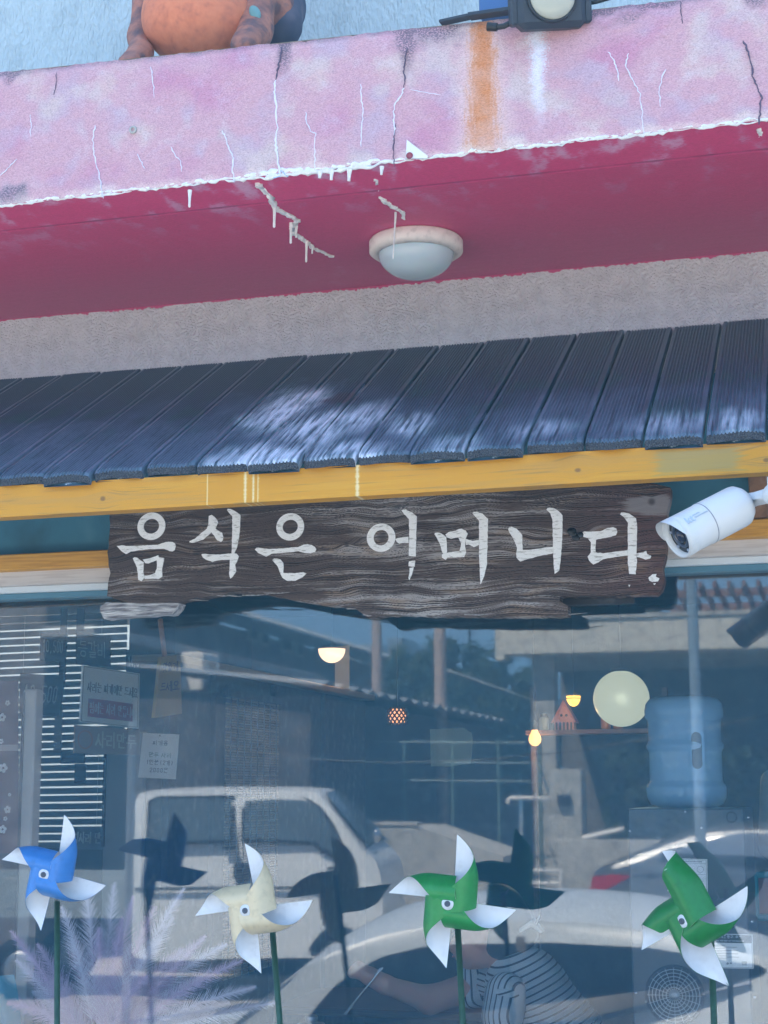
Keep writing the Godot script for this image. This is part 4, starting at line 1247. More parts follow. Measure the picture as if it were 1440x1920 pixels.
# ---------------------------------------------------------------- the room behind the glass
func room() -> void:
	var b: Node3D = mats.shop
	var wall := relief(grime(c8(62, 58, 58), 0.15, 0.8, 0.8, 81), mats.bump, 0.1)
	var w := B.new()
	w.span(Vector3(1.6, 0, -5.3), Vector3(1.7, 2.62, -0.2))
	w.span(Vector3(-5.0, 0, -4.15), Vector3(-4.9, 2.62, -0.2))
	w.span(Vector3(-3.4, 0, -5.3), Vector3(1.6, 2.62, -5.2))
	w.span(Vector3(-3.4, 0, -5.2), Vector3(-3.3, 2.62, -4.15))
	put("inner_wall", w.mesh(), wall, b)
	var bw := B.new()                                       # the back wall on the left, with its window opening
	bw.span(Vector3(-5.0, 0, -4.15), Vector3(-3.3, 1.32, -4.05))
	bw.span(Vector3(-5.0, 2.52, -4.15), Vector3(-3.3, 2.62, -4.05))
	bw.span(Vector3(-5.0, 1.32, -4.15), Vector3(-4.72, 2.52, -4.05))
	bw.span(Vector3(-3.56, 1.32, -4.15), Vector3(-3.3, 2.52, -4.05))
	put("back_wall", bw.mesh(), wall, b)
	var fl := B.new()
	fl.span(Vector3(-5.0, -0.1, -5.3), Vector3(1.7, 0.0, -0.2))
	put("floor", fl.mesh(), wood(c8(120, 92, 70), c8(92, 68, 52), 0.5), b)
	var ce := B.new()
	ce.span(Vector3(-5.0, 2.62, -5.3), Vector3(1.7, 2.9, -0.2))
	put("ceiling", ce.mesh(), grime(c8(84, 80, 78), 0.1, 0.6, 0.8, 82), b)
	# dark timber partition with a pale ledge; a bamboo blind hangs on it
	var pa := thing("partition_wall", "dark brown timber partition with a pale ledge inside the shop", "partition", Vector3(-2.3, 0, -2.7))
	var p := B.new()
	p.span(Vector3(-2.35, 0, -4.0), Vector3(-2.25, 2.05, -1.5), 0.004)
	put("panel", p.mesh(), mats.brown, pa)
	for z in [-1.52, -1.95, -2.62, -3.3]:
		put("batten", B.new().span(Vector3(-2.249, 0, z - 0.025), Vector3(-2.225, 2.04, z + 0.025), 0.003).mesh(), grime(c8(60, 46, 42), 0.2, 4.0, 0.6, 83), pa)
	put("ledge", B.new().span(Vector3(-2.37, 2.052, -4.0), Vector3(-2.2, 2.08, -1.48), 0.003).mesh(), mats.wood_pale, pa)
	var bl := thing("bamboo_blind", "brown bamboo roll blind hanging on the dark partition", "blind", Vector3(-2.21, 1.0, -2.25))
	var rodm := [grime(c8(150, 124, 98), 0.2, 6.0, 0.6, 84), grime(c8(124, 100, 82), 0.2, 6.0, 0.6, 85), grime(c8(168, 142, 112), 0.2, 6.0, 0.6, 86)]
	var zs := Vector2(X(425, 1285, -2.21).z, X(522, 1302, -2.21).z)
	var rod := B.new().tube([Vector3(0, 0, zs.x), Vector3(0, 0, zs.y)], 0.0042, 6).mesh()
	var y := 1.955
	var i := 0
	while y > 0.92:
		var o := put("rod", rod, rodm[(i * 7 + i / 3) % 3], bl, true)
		o.position = Vector3(rng.randf_range(-0.001, 0.001), y - 1.0, 2.25)
		y -= 0.0098
		i += 1
	var th := B.new()
	for k in 8:
		var z := lerpf(zs.x, zs.y, (k + 0.5) / 8.0)
		var pts := []
		for q in 20: pts.append(Vector3(-2.2045, 1.96 - q * 0.055, z + rng.randf_range(-0.003, 0.003)))
		th.tube(pts, 0.0022, 5)
	put("cord", th.mesh(), mats.black, bl)
	put("head_rail", B.new().span(Vector3(-2.223, 1.958, zs.x + 0.01), Vector3(-2.2, 1.99, zs.y - 0.01), 0.003).mesh(), mats.brown, bl)
	# ochre paddle sign with its handle
	var pd := thing("paddle_sign", "ochre wooden paddle with hand lettering hung by its handle", "sign", X(316, 1290, -2.2))
	var im := page(150, 300, c8(200, 160, 84))
	write(im, "맛있게", Vector2(22, 30), Vector2(36, 46), c8(96, 62, 34), 5)
	write(im, "드세요", Vector2(20, 130), Vector2(38, 48), c8(96, 62, 34), 5)
	var pm := print_mat(im)
	var q := [X(290, 1346, -2.2), X(341, 1338, -2.2), X(338, 1228, -2.2), X(302, 1232, -2.2)]
	put("blade", sheet(q[0], q[1], q[2], q[3], 0.012), pm, pd)
	put("handle", B.new().beam(X(300, 1160, -2.206), X(309, 1231, -2.206), 0.022, 0.012, 0.003, Vector3.RIGHT).mesh(), wood(c8(196, 140, 100), c8(170, 112, 80)), pd)
	# note for stew extras
	var n := page(300, 380, c8(238, 242, 242))
	write(n, "찌개용", Vector2(90, 60), Vector2(40, 40), c8(50, 62, 80), 4)
	write(n, "만두 사리", Vector2(66, 160), Vector2(40, 42), c8(46, 96, 80), 4)
	write(n, "1인분(2개)", Vector2(50, 224), Vector2(38, 42), c8(50, 62, 80), 4)
	write(n, "2000원", Vector2(82, 290), Vector2(42, 42), c8(50, 62, 80), 4)
	n.fill_rect(Rect2i(136, 12, 12, 12), c8(40, 44, 50))
	var nz := -1.44
	tag(put("paper_note", sheet(P(259, 1458, nz), P(329, 1461, nz), P(336, 1377, nz), P(268, 1374, nz)), print_mat(n)), "white paper note with prices on the end of the partition", "note")
	var wz := -1.46
	var cabm := grime(c8(150, 156, 160), 0.08, 1.0, 0.5, 87)
	var cab := thing("pale_cabinet", "tall pale grey cabinet against the end of the partition", "cabinet", Vector3(P(232, 1450, wz).x, 0, wz))
	put("carcass", B.new().span(Vector3(P(196, 1450, wz).x, 0.0, wz - 0.03), Vector3(P(268, 1450, wz).x, P(230, 1372, wz).y, wz), 0.003).mesh(), cabm, cab)
	put("rail", B.new().span(Vector3(P(196, 1450, wz).x, 1.42, wz + 0.001), Vector3(P(200, 1450, wz).x, P(230, 1372, wz).y - 0.02, wz + 0.012)).mesh(), mats.brown, cab)
	put("plinth", B.new().span(Vector3(P(198, 1450, wz).x, 0.02, wz + 0.001), Vector3(P(266, 1450, wz).x, 0.1, wz + 0.01)).mesh(), mats.dark, cab)
	# back shelf with a bird house and jars
	var sz := -3.2
	var sh := thing("wall_shelf", "long dark shelf across the back of the shop", "shelf", P(1090, 1370, sz))
	var s0 := P(985, 1369, sz)
	var s1 := P(1250, 1362, sz)
	put("board", B.new().span(Vector3(s0.x, s0.y - 0.02, sz - 0.16), Vector3(s1.x, s0.y, sz), 0.002).mesh(), grime(c8(110, 82, 72), 0.15, 4.0, 0.6, 88), sh)
	for px in [988.0, 1240.0]: put("upright", B.new().span(Vector3(P(px, 1300, sz).x - 0.012, 0.4, sz - 0.16), Vector3(P(px, 1300, sz).x + 0.012, P(px, 1285, sz).y, sz - 0.13), 0.002).mesh(), grime(c8(84, 62, 56), 0.15, 4.0, 0.6, 89), sh)
	var bh := thing("bird_house", "small pink toy house with a steep gable on the shelf", "bird house", Vector3(P(1056, 1367, sz).x, s0.y, sz - 0.06))
	var gable := PackedVector2Array([Vector2(-0.042, 0), Vector2(0.042, 0), Vector2(0.042, 0.045), Vector2(0.0, 0.12), Vector2(-0.042, 0.045)])
	var pink := grime(c8(206, 140, 124), 0.1, 10.0, 0.6, 90)
	put("house", B.new().prism(gable, -0.035, 0.035).mesh(), pink, bh, true)
	var rf := B.new()
	for s in [-1, 1]: rf.beam(Vector3(s * 0.052, 0.03, 0), Vector3(s * -0.002, 0.126, 0), 0.09, 0.006)
	put("roof", rf.mesh(), grime(c8(196, 120, 108), 0.1, 10.0, 0.6, 91), bh, true)
	for k in 2: put("window", B.new().ball(Vector3(-0.011 + k * 0.022, 0.062, 0.035), Vector3(0.006, 0.006, 0.002), 10, 6).mesh(), mats.black, bh, true)
	for k in 5: put("picket", B.new().span(Vector3(-0.036 + k * 0.016, 0.0, 0.037), Vector3(-0.028 + k * 0.016, 0.032, 0.041)).mesh(), mats.brown, bh, true)
	for k in 3:
		var jx: float = [P(1132, 1367, sz).x, P(1155, 1367, sz).x, P(1015, 1367, sz).x][k]
		var j := thing("jar", ["small amber jar under the white globe lamp", "amber jar beside the small one on the shelf", "clear jar left of the pink toy house"][k], "jar", Vector3(jx, s0.y, sz - 0.07), "jars on the back shelf")
		put("glass", B.new().lathe([Vector2(0.0, 0.0), Vector2(0.02, 0.0), Vector2(0.022, 0.01), Vector2(0.022, 0.05), Vector2(0.014, 0.06), Vector2(0.0, 0.06)], 18).mesh(), mat([c8(190, 130, 70), c8(170, 110, 60), c8(180, 190, 190)][k], 0.2), j, true)
		put("lid", B.new().lathe([Vector2(0.0, 0.061), Vector2(0.016, 0.061), Vector2(0.016, 0.074), Vector2(0.0, 0.075)].duplicate(), 18).mesh(), mats.steel, j, true)
	var pz := -2.6
	var rag := ragged(flat([806, 1367, 868, 1365, 884, 1374, 886, 1386, 883, 1431, 845, 1437, 808, 1437], pz), 0.02, 0.001)
	tag(put("paper_sheet", B.new().prism(rag, pz - 0.003, pz).mesh(), mat(c8(172, 184, 160), 0.8)), "pale green paper sheet hanging in the middle of the room", "paper")
	var p2 := flat([628, 1212, 655, 1210, 655, 1292, 628, 1290], -3.6)
	tag(put("paper_sheet", B.new().prism(p2, -3.603, -3.6).mesh(), mat(c8(146, 150, 150), 0.8)), "grey paper sheet hanging under the half dome lamp", "paper")
	# dining tables
	for k in 2:
		var tx: float = [-1.35, -1.9][k]
		var tz: float = [-1.05, -3.0][k]
		var tb := thing("dining_table", ["brown dining table where the person in stripes eats", "brown dining table deeper in the room"][k], "table", Vector3(tx, 0, tz), "dining tables")
		put("tabletop", B.new().box(Vector3(0, 0.735, 0), Vector3(1.15, 0.03, 0.7), Basis.IDENTITY, 0.005).mesh(), wood(c8(128, 92, 66), c8(100, 70, 50), 0.4), tb, true)
		for sx in [-1, 1]:
			for s2 in [-1, 1]: put("leg", B.new().box(Vector3(sx * 0.52, 0.36, s2 * 0.3), Vector3(0.05, 0.72, 0.05), Basis.IDENTITY, 0.004).mesh(), mats.brown, tb, true)
	var jug := thing("water_jug", "lidded steel water jug on the dining table", "jug", Vector3(P(584, 1900, -0.95).x, 0.751, -0.95))
	put("body", B.new().lathe([Vector2(0.0, 0.0), Vector2(0.033, 0.0), Vector2(0.035, 0.006), Vector2(0.035, 0.16), Vector2(0.033, 0.166)], 32).mesh(), mats.steel, jug, true)
	put("lid", B.new().lathe([Vector2(0.046, 0.166), Vector2(0.047, 0.172), Vector2(0.038, 0.183), Vector2(0.02, 0.187), Vector2(0.016, 0.187), Vector2(0.02, 0.2), Vector2(0.014, 0.206), Vector2(0.0, 0.206)], 32).mesh(), mats.steel, jug, true)
	var hd := B.new()
	hd.tube([Vector3(0.03, 0.15, 0.01), Vector3(0.065, 0.14, 0.02), Vector3(0.065, 0.06, 0.02), Vector3(0.033, 0.05, 0.01)], 0.005, 8)
	put("handle", hd.mesh(), mats.black, jug, true)

func bulb(called: String, at: Vector3, energy: float, parent: Node3D, col := Color(1.0, 0.78, 0.5)) -> void:
	var l := OmniLight3D.new()
	l.name = called
	l.light_color = col
	l.light_energy = energy
	l.light_size = 0.025
	l.omni_range = 9.0
	l.omni_attenuation = 2.0
	l.shadow_enabled = true
	parent.add_child(l)
	l.position = at - parent.position

func room_lamps() -> void:
	var warm := glow(Color(1.0, 0.72, 0.42), 0.62)
	var cordm: Material = mats.black
	# half dome
	var a := P(622, 1217, -3.3)
	var t := thing("half_dome_lamp", "glowing half dome pendant lamp with a flat top", "lamp", a)
	var r := 0.062
	var prof := []
	for i in 11: prof.append(Vector2(r * cos(PI / 2 * i / 10.0), -r * 1.02 * sin(PI / 2 * i / 10.0)))
	put("lamp_shade", B.new().lathe(prof, 32).mesh(), glow(Color(1.0, 0.82, 0.66), 0.62), t, true)
	put("cap", B.new().lathe([Vector2(r * 1.02, 0.001), Vector2(r * 1.02, 0.006), Vector2(0.012, 0.012), Vector2(0.0, 0.03)], 32).mesh(), mats.dark, t, true)
	put("cord", B.new().tube([Vector3(0, 0.03, 0), Vector3(0, 2.62 - a.y, 0)], 0.003, 6).mesh(), cordm, t, true)
	bulb("dome_light", a - Vector3(0, 0.025, 0), 0.012, t)
	# pierced drum
	a = P(745, 1343, -3.5)
	t = thing("pierced_lamp", "small dark drum lamp pierced with rows of leaf shaped holes", "lamp", a)
	put("bulb_glow", B.new().lathe([Vector2(0.0, -0.03), Vector2(0.035, -0.034), Vector2(0.044, 0.0), Vector2(0.03, 0.034), Vector2(0.0, 0.036)], 24).mesh(), glow(Color(1.0, 0.66, 0.4), 0.62), t, true)
	var lat := B.new()
	for k in 14:
		for s in [-1.0, 1.0]:
			var pts := []
			for q in 7:
				var g: float = TAU * k / 14.0 + s * q * 0.22
				var hh := -0.04 + q * 0.0135
				var rr := 0.05 - 0.012 * pow(absf(hh) / 0.04, 2.0)
				pts.append(Vector3(cos(g) * rr, hh, sin(g) * rr))
			lat.tube(pts, 0.0042, 5)
	put("lattice", lat.mesh(), mats.black, t, true)
	put("cord", B.new().tube([Vector3(0, 0.04, 0), Vector3(0, 2.62 - a.y, 0)], 0.003, 6).mesh(), cordm, t, true)
	# bare bulb
	a = P(1003, 1386, -3.2)
	t = thing("bare_bulb", "bare pear shaped light bulb hanging from its socket", "bulb", a)
	put("bulb", B.new().lathe([Vector2(0.0, -0.03), Vector2(0.013, -0.027), Vector2(0.024, -0.015), Vector2(0.0275, 0.0), Vector2(0.024, 0.015), Vector2(0.015, 0.032), Vector2(0.012, 0.042)], 24).mesh(), glow(Color(1.0, 0.72, 0.42), 0.75), t, true)
	put("socket", B.new().lathe([Vector2(0.0145, 0.04), Vector2(0.0145, 0.07), Vector2(0.006, 0.082), Vector2(0.0, 0.084)], 18).mesh(), mats.dark, t, true)
	put("cord", B.new().tube([Vector3(0, 0.08, 0), Vector3(0, 2.62 - a.y, 0)], 0.0025, 6).mesh(), cordm, t, true)
	bulb("bulb_light", a, 0.014, t)
	# little dome near the globe
	a = P(1075, 1305, -3.0)
	t = thing("small_dome_lamp", "small bright yellow half dome lamp left of the globe", "lamp", a)
	prof = []
	for i in 9: prof.append(Vector2(0.03 * cos(PI / 2 * i / 8.0), -0.044 * sin(PI / 2 * i / 8.0)))
	put("lamp_shade", B.new().lathe(prof, 24).mesh(), glow(Color(1.0, 0.74, 0.3), 0.95), t, true)
	put("band", B.new().lathe([Vector2(0.0305, -0.008), Vector2(0.0312, -0.009), Vector2(0.03, -0.012)], 24).mesh(), mats.brown, t, true)
	put("cord", B.new().tube([Vector3(0, 0, 0), Vector3(0, 2.62 - a.y, 0)], 0.0025, 6).mesh(), cordm, t, true)
	bulb("small_light", a - Vector3(0, 0.016, 0), 0.006, t)
	# the white globe
	a = P(1165, 1310, -2.6)
	t = thing("globe_lamp", "large pale globe lamp hanging behind the blue water bottle", "lamp", a)
	r = P(1220, 1310, -2.6).x - a.x
	r *= 0.96
	prof = []
	for i in 21:
		var g := lerpf(0.16, PI, i / 20.0)
		prof.append(Vector2(r * sin(g), r * cos(g)))
	prof.reverse()
	var gm := mat(c8(232, 228, 212), 0.35)
	gm.emission_enabled = true
	gm.emission = Color(0.9, 0.93, 0.8)
	gm.emission_energy_multiplier = 0.17
	put("globe", B.new().lathe(prof, 40).mesh(), gm, t, true)
	put("cap", B.new().lathe([Vector2(0.04, r * 0.96), Vector2(0.04, r * 1.06), Vector2(0.01, r * 1.1), Vector2(0.0, r * 1.1)], 24).mesh(), mats.dark, t, true)
	put("cord", B.new().tube([Vector3(0, r, 0), Vector3(0, 2.62 - a.y, 0)], 0.003, 6).mesh(), cordm, t, true)
	bulb("globe_light", a, 0.02, t, Color(0.95, 1.0, 0.85))

func left_corner() -> void:
	var vb := thing("venetian_blind", "pale venetian blind with daylight shining between its slats", "blind", Vector3(-4.14, 1.94, -4.0))
	var slat := B.new().box(Vector3.ZERO, Vector3(1.18, 0.031, 0.0014), Basis(Vector3.RIGHT, 0.12)).mesh()
	var sm := mat(c8(150, 160, 160), 0.5)
	for i in 31:
		var o := put("slat", slat, sm, vb, true)
		o.position = Vector3(0, 0.58 - i * 0.0395, 0)
		o.rotation.z = 0.012 + rng.randf_range(-0.002, 0.002)
	for sx in [-0.45, 0.0, 0.45]: put("ladder_cord", B.new().tube([Vector3(sx, 0.6, 0.012), Vector3(sx, -0.62, 0.012)], 0.0016, 5).mesh(), mats.white, vb, true)
	put("head_rail", B.new().box(Vector3(0, 0.62, 0), Vector3(1.2, 0.04, 0.04)).mesh(), mats.white, vb, true)
	# post at the window side and the floral poster
	var z := -0.7
	var po := thing("inner_post", "pale vertical post inside the window at far left", "post", Vector3(P(48, 1500, z).x, 0, z))
	put("post", B.new().span(Vector3(P(37, 1500, z).x, 0, z - 0.05), Vector3(P(61, 1500, z).x, P(50, 1292, z).y, z), 0.004).mesh(), grime(c8(176, 178, 176), 0.06, 1.0, 0.5, 92), po)
	put("seal", B.new().span(Vector3(P(37, 1500, z).x, 0, z + 0.001), Vector3(P(41, 1500, z).x, P(50, 1292, z).y - 0.01, z + 0.006)).mesh(), mats.dark, po)
	var fim := page(260, 700, c8(96, 62, 62))
	fim.fill_rect(Rect2i(0, 262, 260, 26), c8(176, 166, 162))
	var fz := z - 0.02
	tag(put("floral_poster", sheet(P(-70, 1600, fz), P(34, 1600, fz), P(34, 1276, fz), P(-70, 1276, fz)), print_mat(fim)), "brown poster with white flowers at the left edge of the window", "poster")
	var fl := thing("paper_flowers", "white cut paper flowers stuck on the brown poster", "flower", P(15, 1450, fz + 0.002))
	for f in [[4, 1345, 9], [14, 1318, 6], [6, 1440, 10], [14, 1518, 8], [5, 1555, 9], [18, 1490, 4], [2, 1390, 6], [10, 1535, 5]]:
		var k := B.new()
		var c := P(f[0], f[1], fz + 0.0025)
		for i in 5:
			var g: float = TAU * i / 5.0 + f[2]
			k.ball(c + Vector3(cos(g), sin(g), 0) * f[2] * 0.0009, Vector3(f[2] * 0.0006, f[2] * 0.0006, 0.0006), 8, 6)
		put("flower", k.mesh(), mats.white, fl)
	# boards and posters that face the counter
	var x := -2.2
	var im := page(430, 470, c8(236, 240, 238))
	for e in [Rect2i(8, 8, 414, 4), Rect2i(8, 458, 414, 4), Rect2i(8, 8, 4, 454), Rect2i(418, 8, 4, 454)]: im.fill_rect(e, c8(88, 100, 104))
	write(im, "사리는 찌개에만 드세요", Vector2(40, 130), Vector2(33, 84), c8(38, 50, 70), 6, 1.06)
	im.fill_rect(Rect2i(50, 268, 330, 150), c8(170, 56, 86))
	write(im, "찜에는 사리 안됩니다", Vector2(62, 296), Vector2(33, 92), c8(222, 214, 220), 6, 1.06)
	tag(put("notice", sheet(X(150, 1354, x), X(260, 1366, x), X(262, 1263, x), X(155, 1247, x), 0.004), print_mat(im)), "white notice with black Korean lettering above a maroon band", "notice")
	var i2 := page(430, 190, c8(170, 152, 140))
	write(i2, "사리만두", Vector2(130, 36), Vector2(66, 110), c8(214, 204, 186), 10, 1.05)
	for k in 60: i2.fill_rect(Rect2i(int(62 + 44 * cos(k * 0.105)), int(92 + 60 * sin(k * 0.105)), 7, 7), c8(206, 128, 110))
	tag(put("menu_strip", sheet(X(139, 1412, x), X(262, 1416, x), X(262, 1369, x), X(141, 1359, x), 0.004), print_mat(i2)), "brown menu strip with a round badge below the white notice", "menu")
	var chalk := c8(44, 50, 62)
	var words := [["10,500", [36, 1338, 111, 1342, 122, 1268, 38, 1262], "slate price board reading ten thousand five hundred, the lower one", 1.0], ["10,500", [74, 1238, 122, 1242, 126, 1188, 76, 1184], "slate price board reading ten thousand five hundred, the upper one", 1.0],
		["등갈비", [142, 1246, 206, 1250, 206, 1192, 142, 1186], "dark slate board with a dish name beside the price boards", 0.8], ["14,000", [236, 1262, 276, 1264, 276, 1222, 236, 1218], "small grey price board at the corner of the partition", 0.7], ["떡사리 만두사리", [126, 1592, 242, 1594, 246, 1552, 128, 1550], "long grey menu board below the blind", 0.5]]
	for w in words:
		var q: Array = w[1]
		var wide := 420
		var b2 := page(wide, 260, chalk.lightened(0.25 * (1.0 - w[3]) * 2.0))
		var n: int = w[0].length()
		write(b2, w[0], Vector2(30, 60), Vector2(360.0 / (n * (0.68 if n == 6 else 1.05)), 130), c8(206, 206, 196), 9, 1.02)
		var d := -1.2 - 0.12 * words.find(w)
		tag(put("price_board", sheet(P(q[0], q[1], d), P(q[2], q[3], d), P(q[4], q[5], d), P(q[6], q[7], d), 0.006), print_mat(b2)), w[2], "board", "menu boards in the left corner")
	for s in [[110, 1140, 127, 1270, 0], [143, 1140, 159, 1184, 1], [100, 1320, 118, 1410, 2], [113, 1408, 160, 1432, 3], [139, 1432, 162, 1468, 4]]:
		var said: String = ["long dark hanging strip at the top left of the room", "short dark hanging strip above the dish board", "pale card hanging below the lower price board", "wide dark card below the pale one", "small dark card lowest of the hanging cards"][s[4]]
		var c: Color = c8(150, 158, 160) if s[4] == 2 else c8(40, 48, 58)
		var k := B.new()
		k.span(P(s[0], s[3], -1.35), P(s[2], s[1], -1.35 - 0.004), 0.0)
		tag(put("hanging_card", k.mesh(), mat(c, 0.6)), said, "card", "cards hanging in the left corner")

func machine() -> void:
	var rw := thing("added_rear_wall", "pale wall added behind the shop to brighten the gaps between the blind slats", "wall", Vector3(-5, STREET, -10))  # wall added so that the gaps between the slats show pale cream
	put("wall", B.new().span(Vector3(-14, STREET, -10.2), Vector3(2.0, 3.2, -10.0)).mesh(), grime(c8(226, 220, 204), 0.06, 0.5, 0.9, 96), rw)
	put("coping", B.new().span(Vector3(-14, 3.201, -10.25), Vector3(2.0, 3.28, -9.95), 0.01).mesh(), mats.concrete, rw)
	var z := -0.5
	var a := P(1176, 1516, z)
	var b := P(1411, 1920, z)
	var m := thing("cooling_machine", "steel backed machine with a fan grille and stuck on papers", "machine", Vector3((a.x + b.x) * 0.5, 0.0, z))
	var steel := grime(c8(78, 88, 96), 0.05, 1.5, 0.4, 93)
	put("cabinet", B.new().span(Vector3(a.x, 0.62, z - 0.45), Vector3(b.x, a.y, z), 0.004).mesh(), steel, m)
	put("foot_stand", B.new().span(Vector3(a.x + 0.01, 0.0, z - 0.44), Vector3(b.x - 0.01, 0.615, z - 0.02), 0.004).mesh(), mats.dark, m)
	for s in [[1285, 1522], [1181, 1558], [1193, 1862], [1211, 1878], [1415, 1870], [1403, 1533], [1315, 1552], [1410, 1728]]:
		put("screw", B.new().ball(P(s[0], s[1], z + 0.002), Vector3(0.0035, 0.0035, 0.002), 10, 6).mesh(), mats.chrome, m)
	var c := P(1265, 1866, z)
	var fan := put("fan_recess", B.new().lathe([Vector2(0.0, 0.002), Vector2(0.067, 0.002), Vector2(0.071, 0.006), Vector2(0.074, 0.0)], 48, Transform3D(Basis(Vector3.RIGHT, PI / 2), c)).mesh(), mat(c8(54, 62, 74), 0.6), m)
	var gm := mat(c8(178, 186, 192), 0.3, 0.5)
	for k in 7:
		var pts := []
		var r := 0.0117 + k * 0.0086
		for i in 41: pts.append(c + Vector3(cos(TAU * i / 40.0) * r, sin(TAU * i / 40.0) * r, 0.009))
		put("grille_ring", B.new().tube(pts, 0.0011, 5, false).mesh(), gm, m)
	for k in 20:
		var g := TAU * k / 20.0
		put("grille_spoke", B.new().beam(c + Vector3(cos(g), sin(g), 0) * 0.0117 + Vector3(0, 0, 0.0075), c + Vector3(cos(g), sin(g), 0) * 0.0677 + Vector3(0, 0, 0.0075), 0.0014, 0.0014, 0.0, Vector3.BACK).mesh(), gm, m)
	put("fan_hub", B.new().lathe([Vector2(0.0, 0.011), Vector2(0.013, 0.01), Vector2(0.014, 0.004)], 24, Transform3D(Basis(Vector3.RIGHT, PI / 2), c)).mesh(), gm, m)
	# two papers
	var p1 := page(300, 260, c8(240, 244, 244))
	for e in [Rect2i(6, 6, 288, 3), Rect2i(6, 250, 288, 3), Rect2i(6, 6, 3, 247), Rect2i(291, 6, 3, 247), Rect2i(6, 34, 288, 2), Rect2i(96, 36, 2, 214), Rect2i(6, 120, 288, 2)]: p1.fill_rect(e, c8(120, 132, 140))
	for k in 26: p1.fill_rect(Rect2i(30 + k * 9, 16, 5, 10), c8(110, 122, 130))
	for k in 9: p1.fill_rect(Rect2i(108, 134 + k * 12, 90 + (k * 53) % 84, 3), c8(120, 130, 138) if k != 6 else c8(40, 46, 52))
	for k in 5: p1.fill_rect(Rect2i(20, 136 + k * 20, 40 + (k * 31) % 30, 3), c8(130, 140, 146))
	for k in 40: p1.fill_rect(Rect2i(int(246 + 24 * cos(k * 0.16)), int(80 + 24 * sin(k * 0.16)), 3, 3), c8(120, 140, 150))
	tag(put("paper_label", sheet(P(1252, 1671, z + 0.002), P(1327, 1674, z + 0.002), P(1326, 1611, z + 0.002), P(1253, 1609, z + 0.002), 0.001), print_mat(p1)), "upper paper label with a ruled table on the steel machine", "label")
	var p2 := page(400, 270, c8(240, 244, 244))
	for e in [Rect2i(6, 262, 388, 3), Rect2i(6, 6, 3, 258), Rect2i(391, 6, 3, 258)]: p2.fill_rect(e, c8(90, 100, 108))
	p2.fill_rect(Rect2i(6, 6, 388, 64), c8(70, 78, 84))
	write(p2, "기계환풍구 주의", Vector2(110, 10), Vector2(26, 24), c8(214, 220, 222), 3)
	for k in 9: p2.fill_rect(Rect2i(60, 88 + k * 13, 120 + (k * 97) % 190, 4), c8(120, 130, 138))
	write(p2, "주의", Vector2(190, 224), Vector2(22, 20), c8(70, 80, 90), 3)
	for k in 2: p2.fill_rect(Rect2i(60 + k * 250, 214, 40, 32), c8(168, 178, 184))
	var pl := thing("warning_label", "lower paper warning label with a dark header on the steel machine", "label", P(1365, 1785, z))
	put("paper", sheet(P(1316, 1815, z + 0.002), P(1413, 1816, z + 0.002), P(1411, 1752, z + 0.002), P(1317, 1750, z + 0.002), 0.001), print_mat(p2), pl)
	var tm := TextMesh.new()
	var fnt := SystemFont.new()
	fnt.font_names = PackedStringArray(["Droid Sans"])
	fnt.font_weight = 700
	tm.font = fnt
	tm.text = "COVERING THE VENT OF THE MACHINE"
	tm.font_size = 24
	tm.pixel_size = 0.00019
	tm.depth = 0.0004
	put("lettering", tm, mat(c8(222, 226, 228), 0.6), pl, true).position = P(1363, 1764, z + 0.0025) - pl.position
	# a loose cable coil on top
	var coil := B.new()
	var pts := []
	for i in 33: pts.append(P(1372, 1532, z + 0.004) + Vector3(cos(TAU * i / 32.0), sin(TAU * i / 32.0), 0) * 0.0125)
	coil.tube(pts, 0.002, 6)
	put("cable_ring", coil.mesh(), mats.black, m)
	# the water bottle upside down on it
	var wb := thing("water_bottle", "big blue plastic water bottle with a handle hole standing on the machine", "bottle", Vector3(P(1288, 1505, z - 0.2).x, a.y + 0.001, z - 0.2))
	var k := P(1363, 1400, z - 0.2).x - P(1213, 1400, z - 0.2).x
	var R := k * 0.5
	var H := P(1288, 1308, z - 0.2).y - a.y
	var prof := [Vector2(0.0, 0.0), Vector2(0.72, 0.0), Vector2(0.9, 0.03), Vector2(0.99, 0.09), Vector2(1.0, 0.17), Vector2(0.98, 0.2), Vector2(0.92, 0.225), Vector2(0.91, 0.25), Vector2(0.91, 0.49), Vector2(0.93, 0.51), Vector2(0.965, 0.535), Vector2(0.97, 0.56), Vector2(0.93, 0.59), Vector2(0.91, 0.61),
		Vector2(0.92, 0.77), Vector2(0.93, 0.79), Vector2(0.985, 0.815), Vector2(0.99, 0.88), Vector2(0.96, 0.94), Vector2(0.86, 0.985), Vector2(0.7, 1.0), Vector2(0.0, 1.0)]
	var q := []
	for p in prof: q.append(Vector2(p.x * R, p.y * H))
	var bm := mat(c8(146, 194, 232), 0.14)
	bm.backlight_enabled = true
	bm.backlight = Color(0.6, 0.6, 0.6)
	put("shell", B.new().lathe(q, 56).mesh(), bm, wb, true)
	var slot := PackedVector2Array()
	var rim := PackedVector2Array()
	for i in 28:
		var g := TAU * (i + 0.5) / 28.0
		var up := 0.03 if g < PI else -0.03
		slot.append(Vector2(0.0135 * cos(g), 0.0135 * sin(g) + up * 1.15))
		rim.append(Vector2(0.021 * cos(g), 0.021 * sin(g) + up * 1.2))
	var face := Basis(Vector3.UP, 0.25)
	var sp := Vector3(R * 0.36, H * 0.505, R * 0.845)
	put("handle_rim", B.new().prism(rim, -0.004, 0.002, Transform3D(face, sp)).mesh(), bm, wb, true)
	put("handle_hole", B.new().prism(slot, 0.002, 0.0028, Transform3D(face, sp)).mesh(), mat(c8(20, 40, 64), 0.95), wb, true)
	var tr := thing("teal_tray", "teal framed tray leaning at the right edge of the window", "tray", P(1432, 1690, -0.9))
	var fr := B.new()
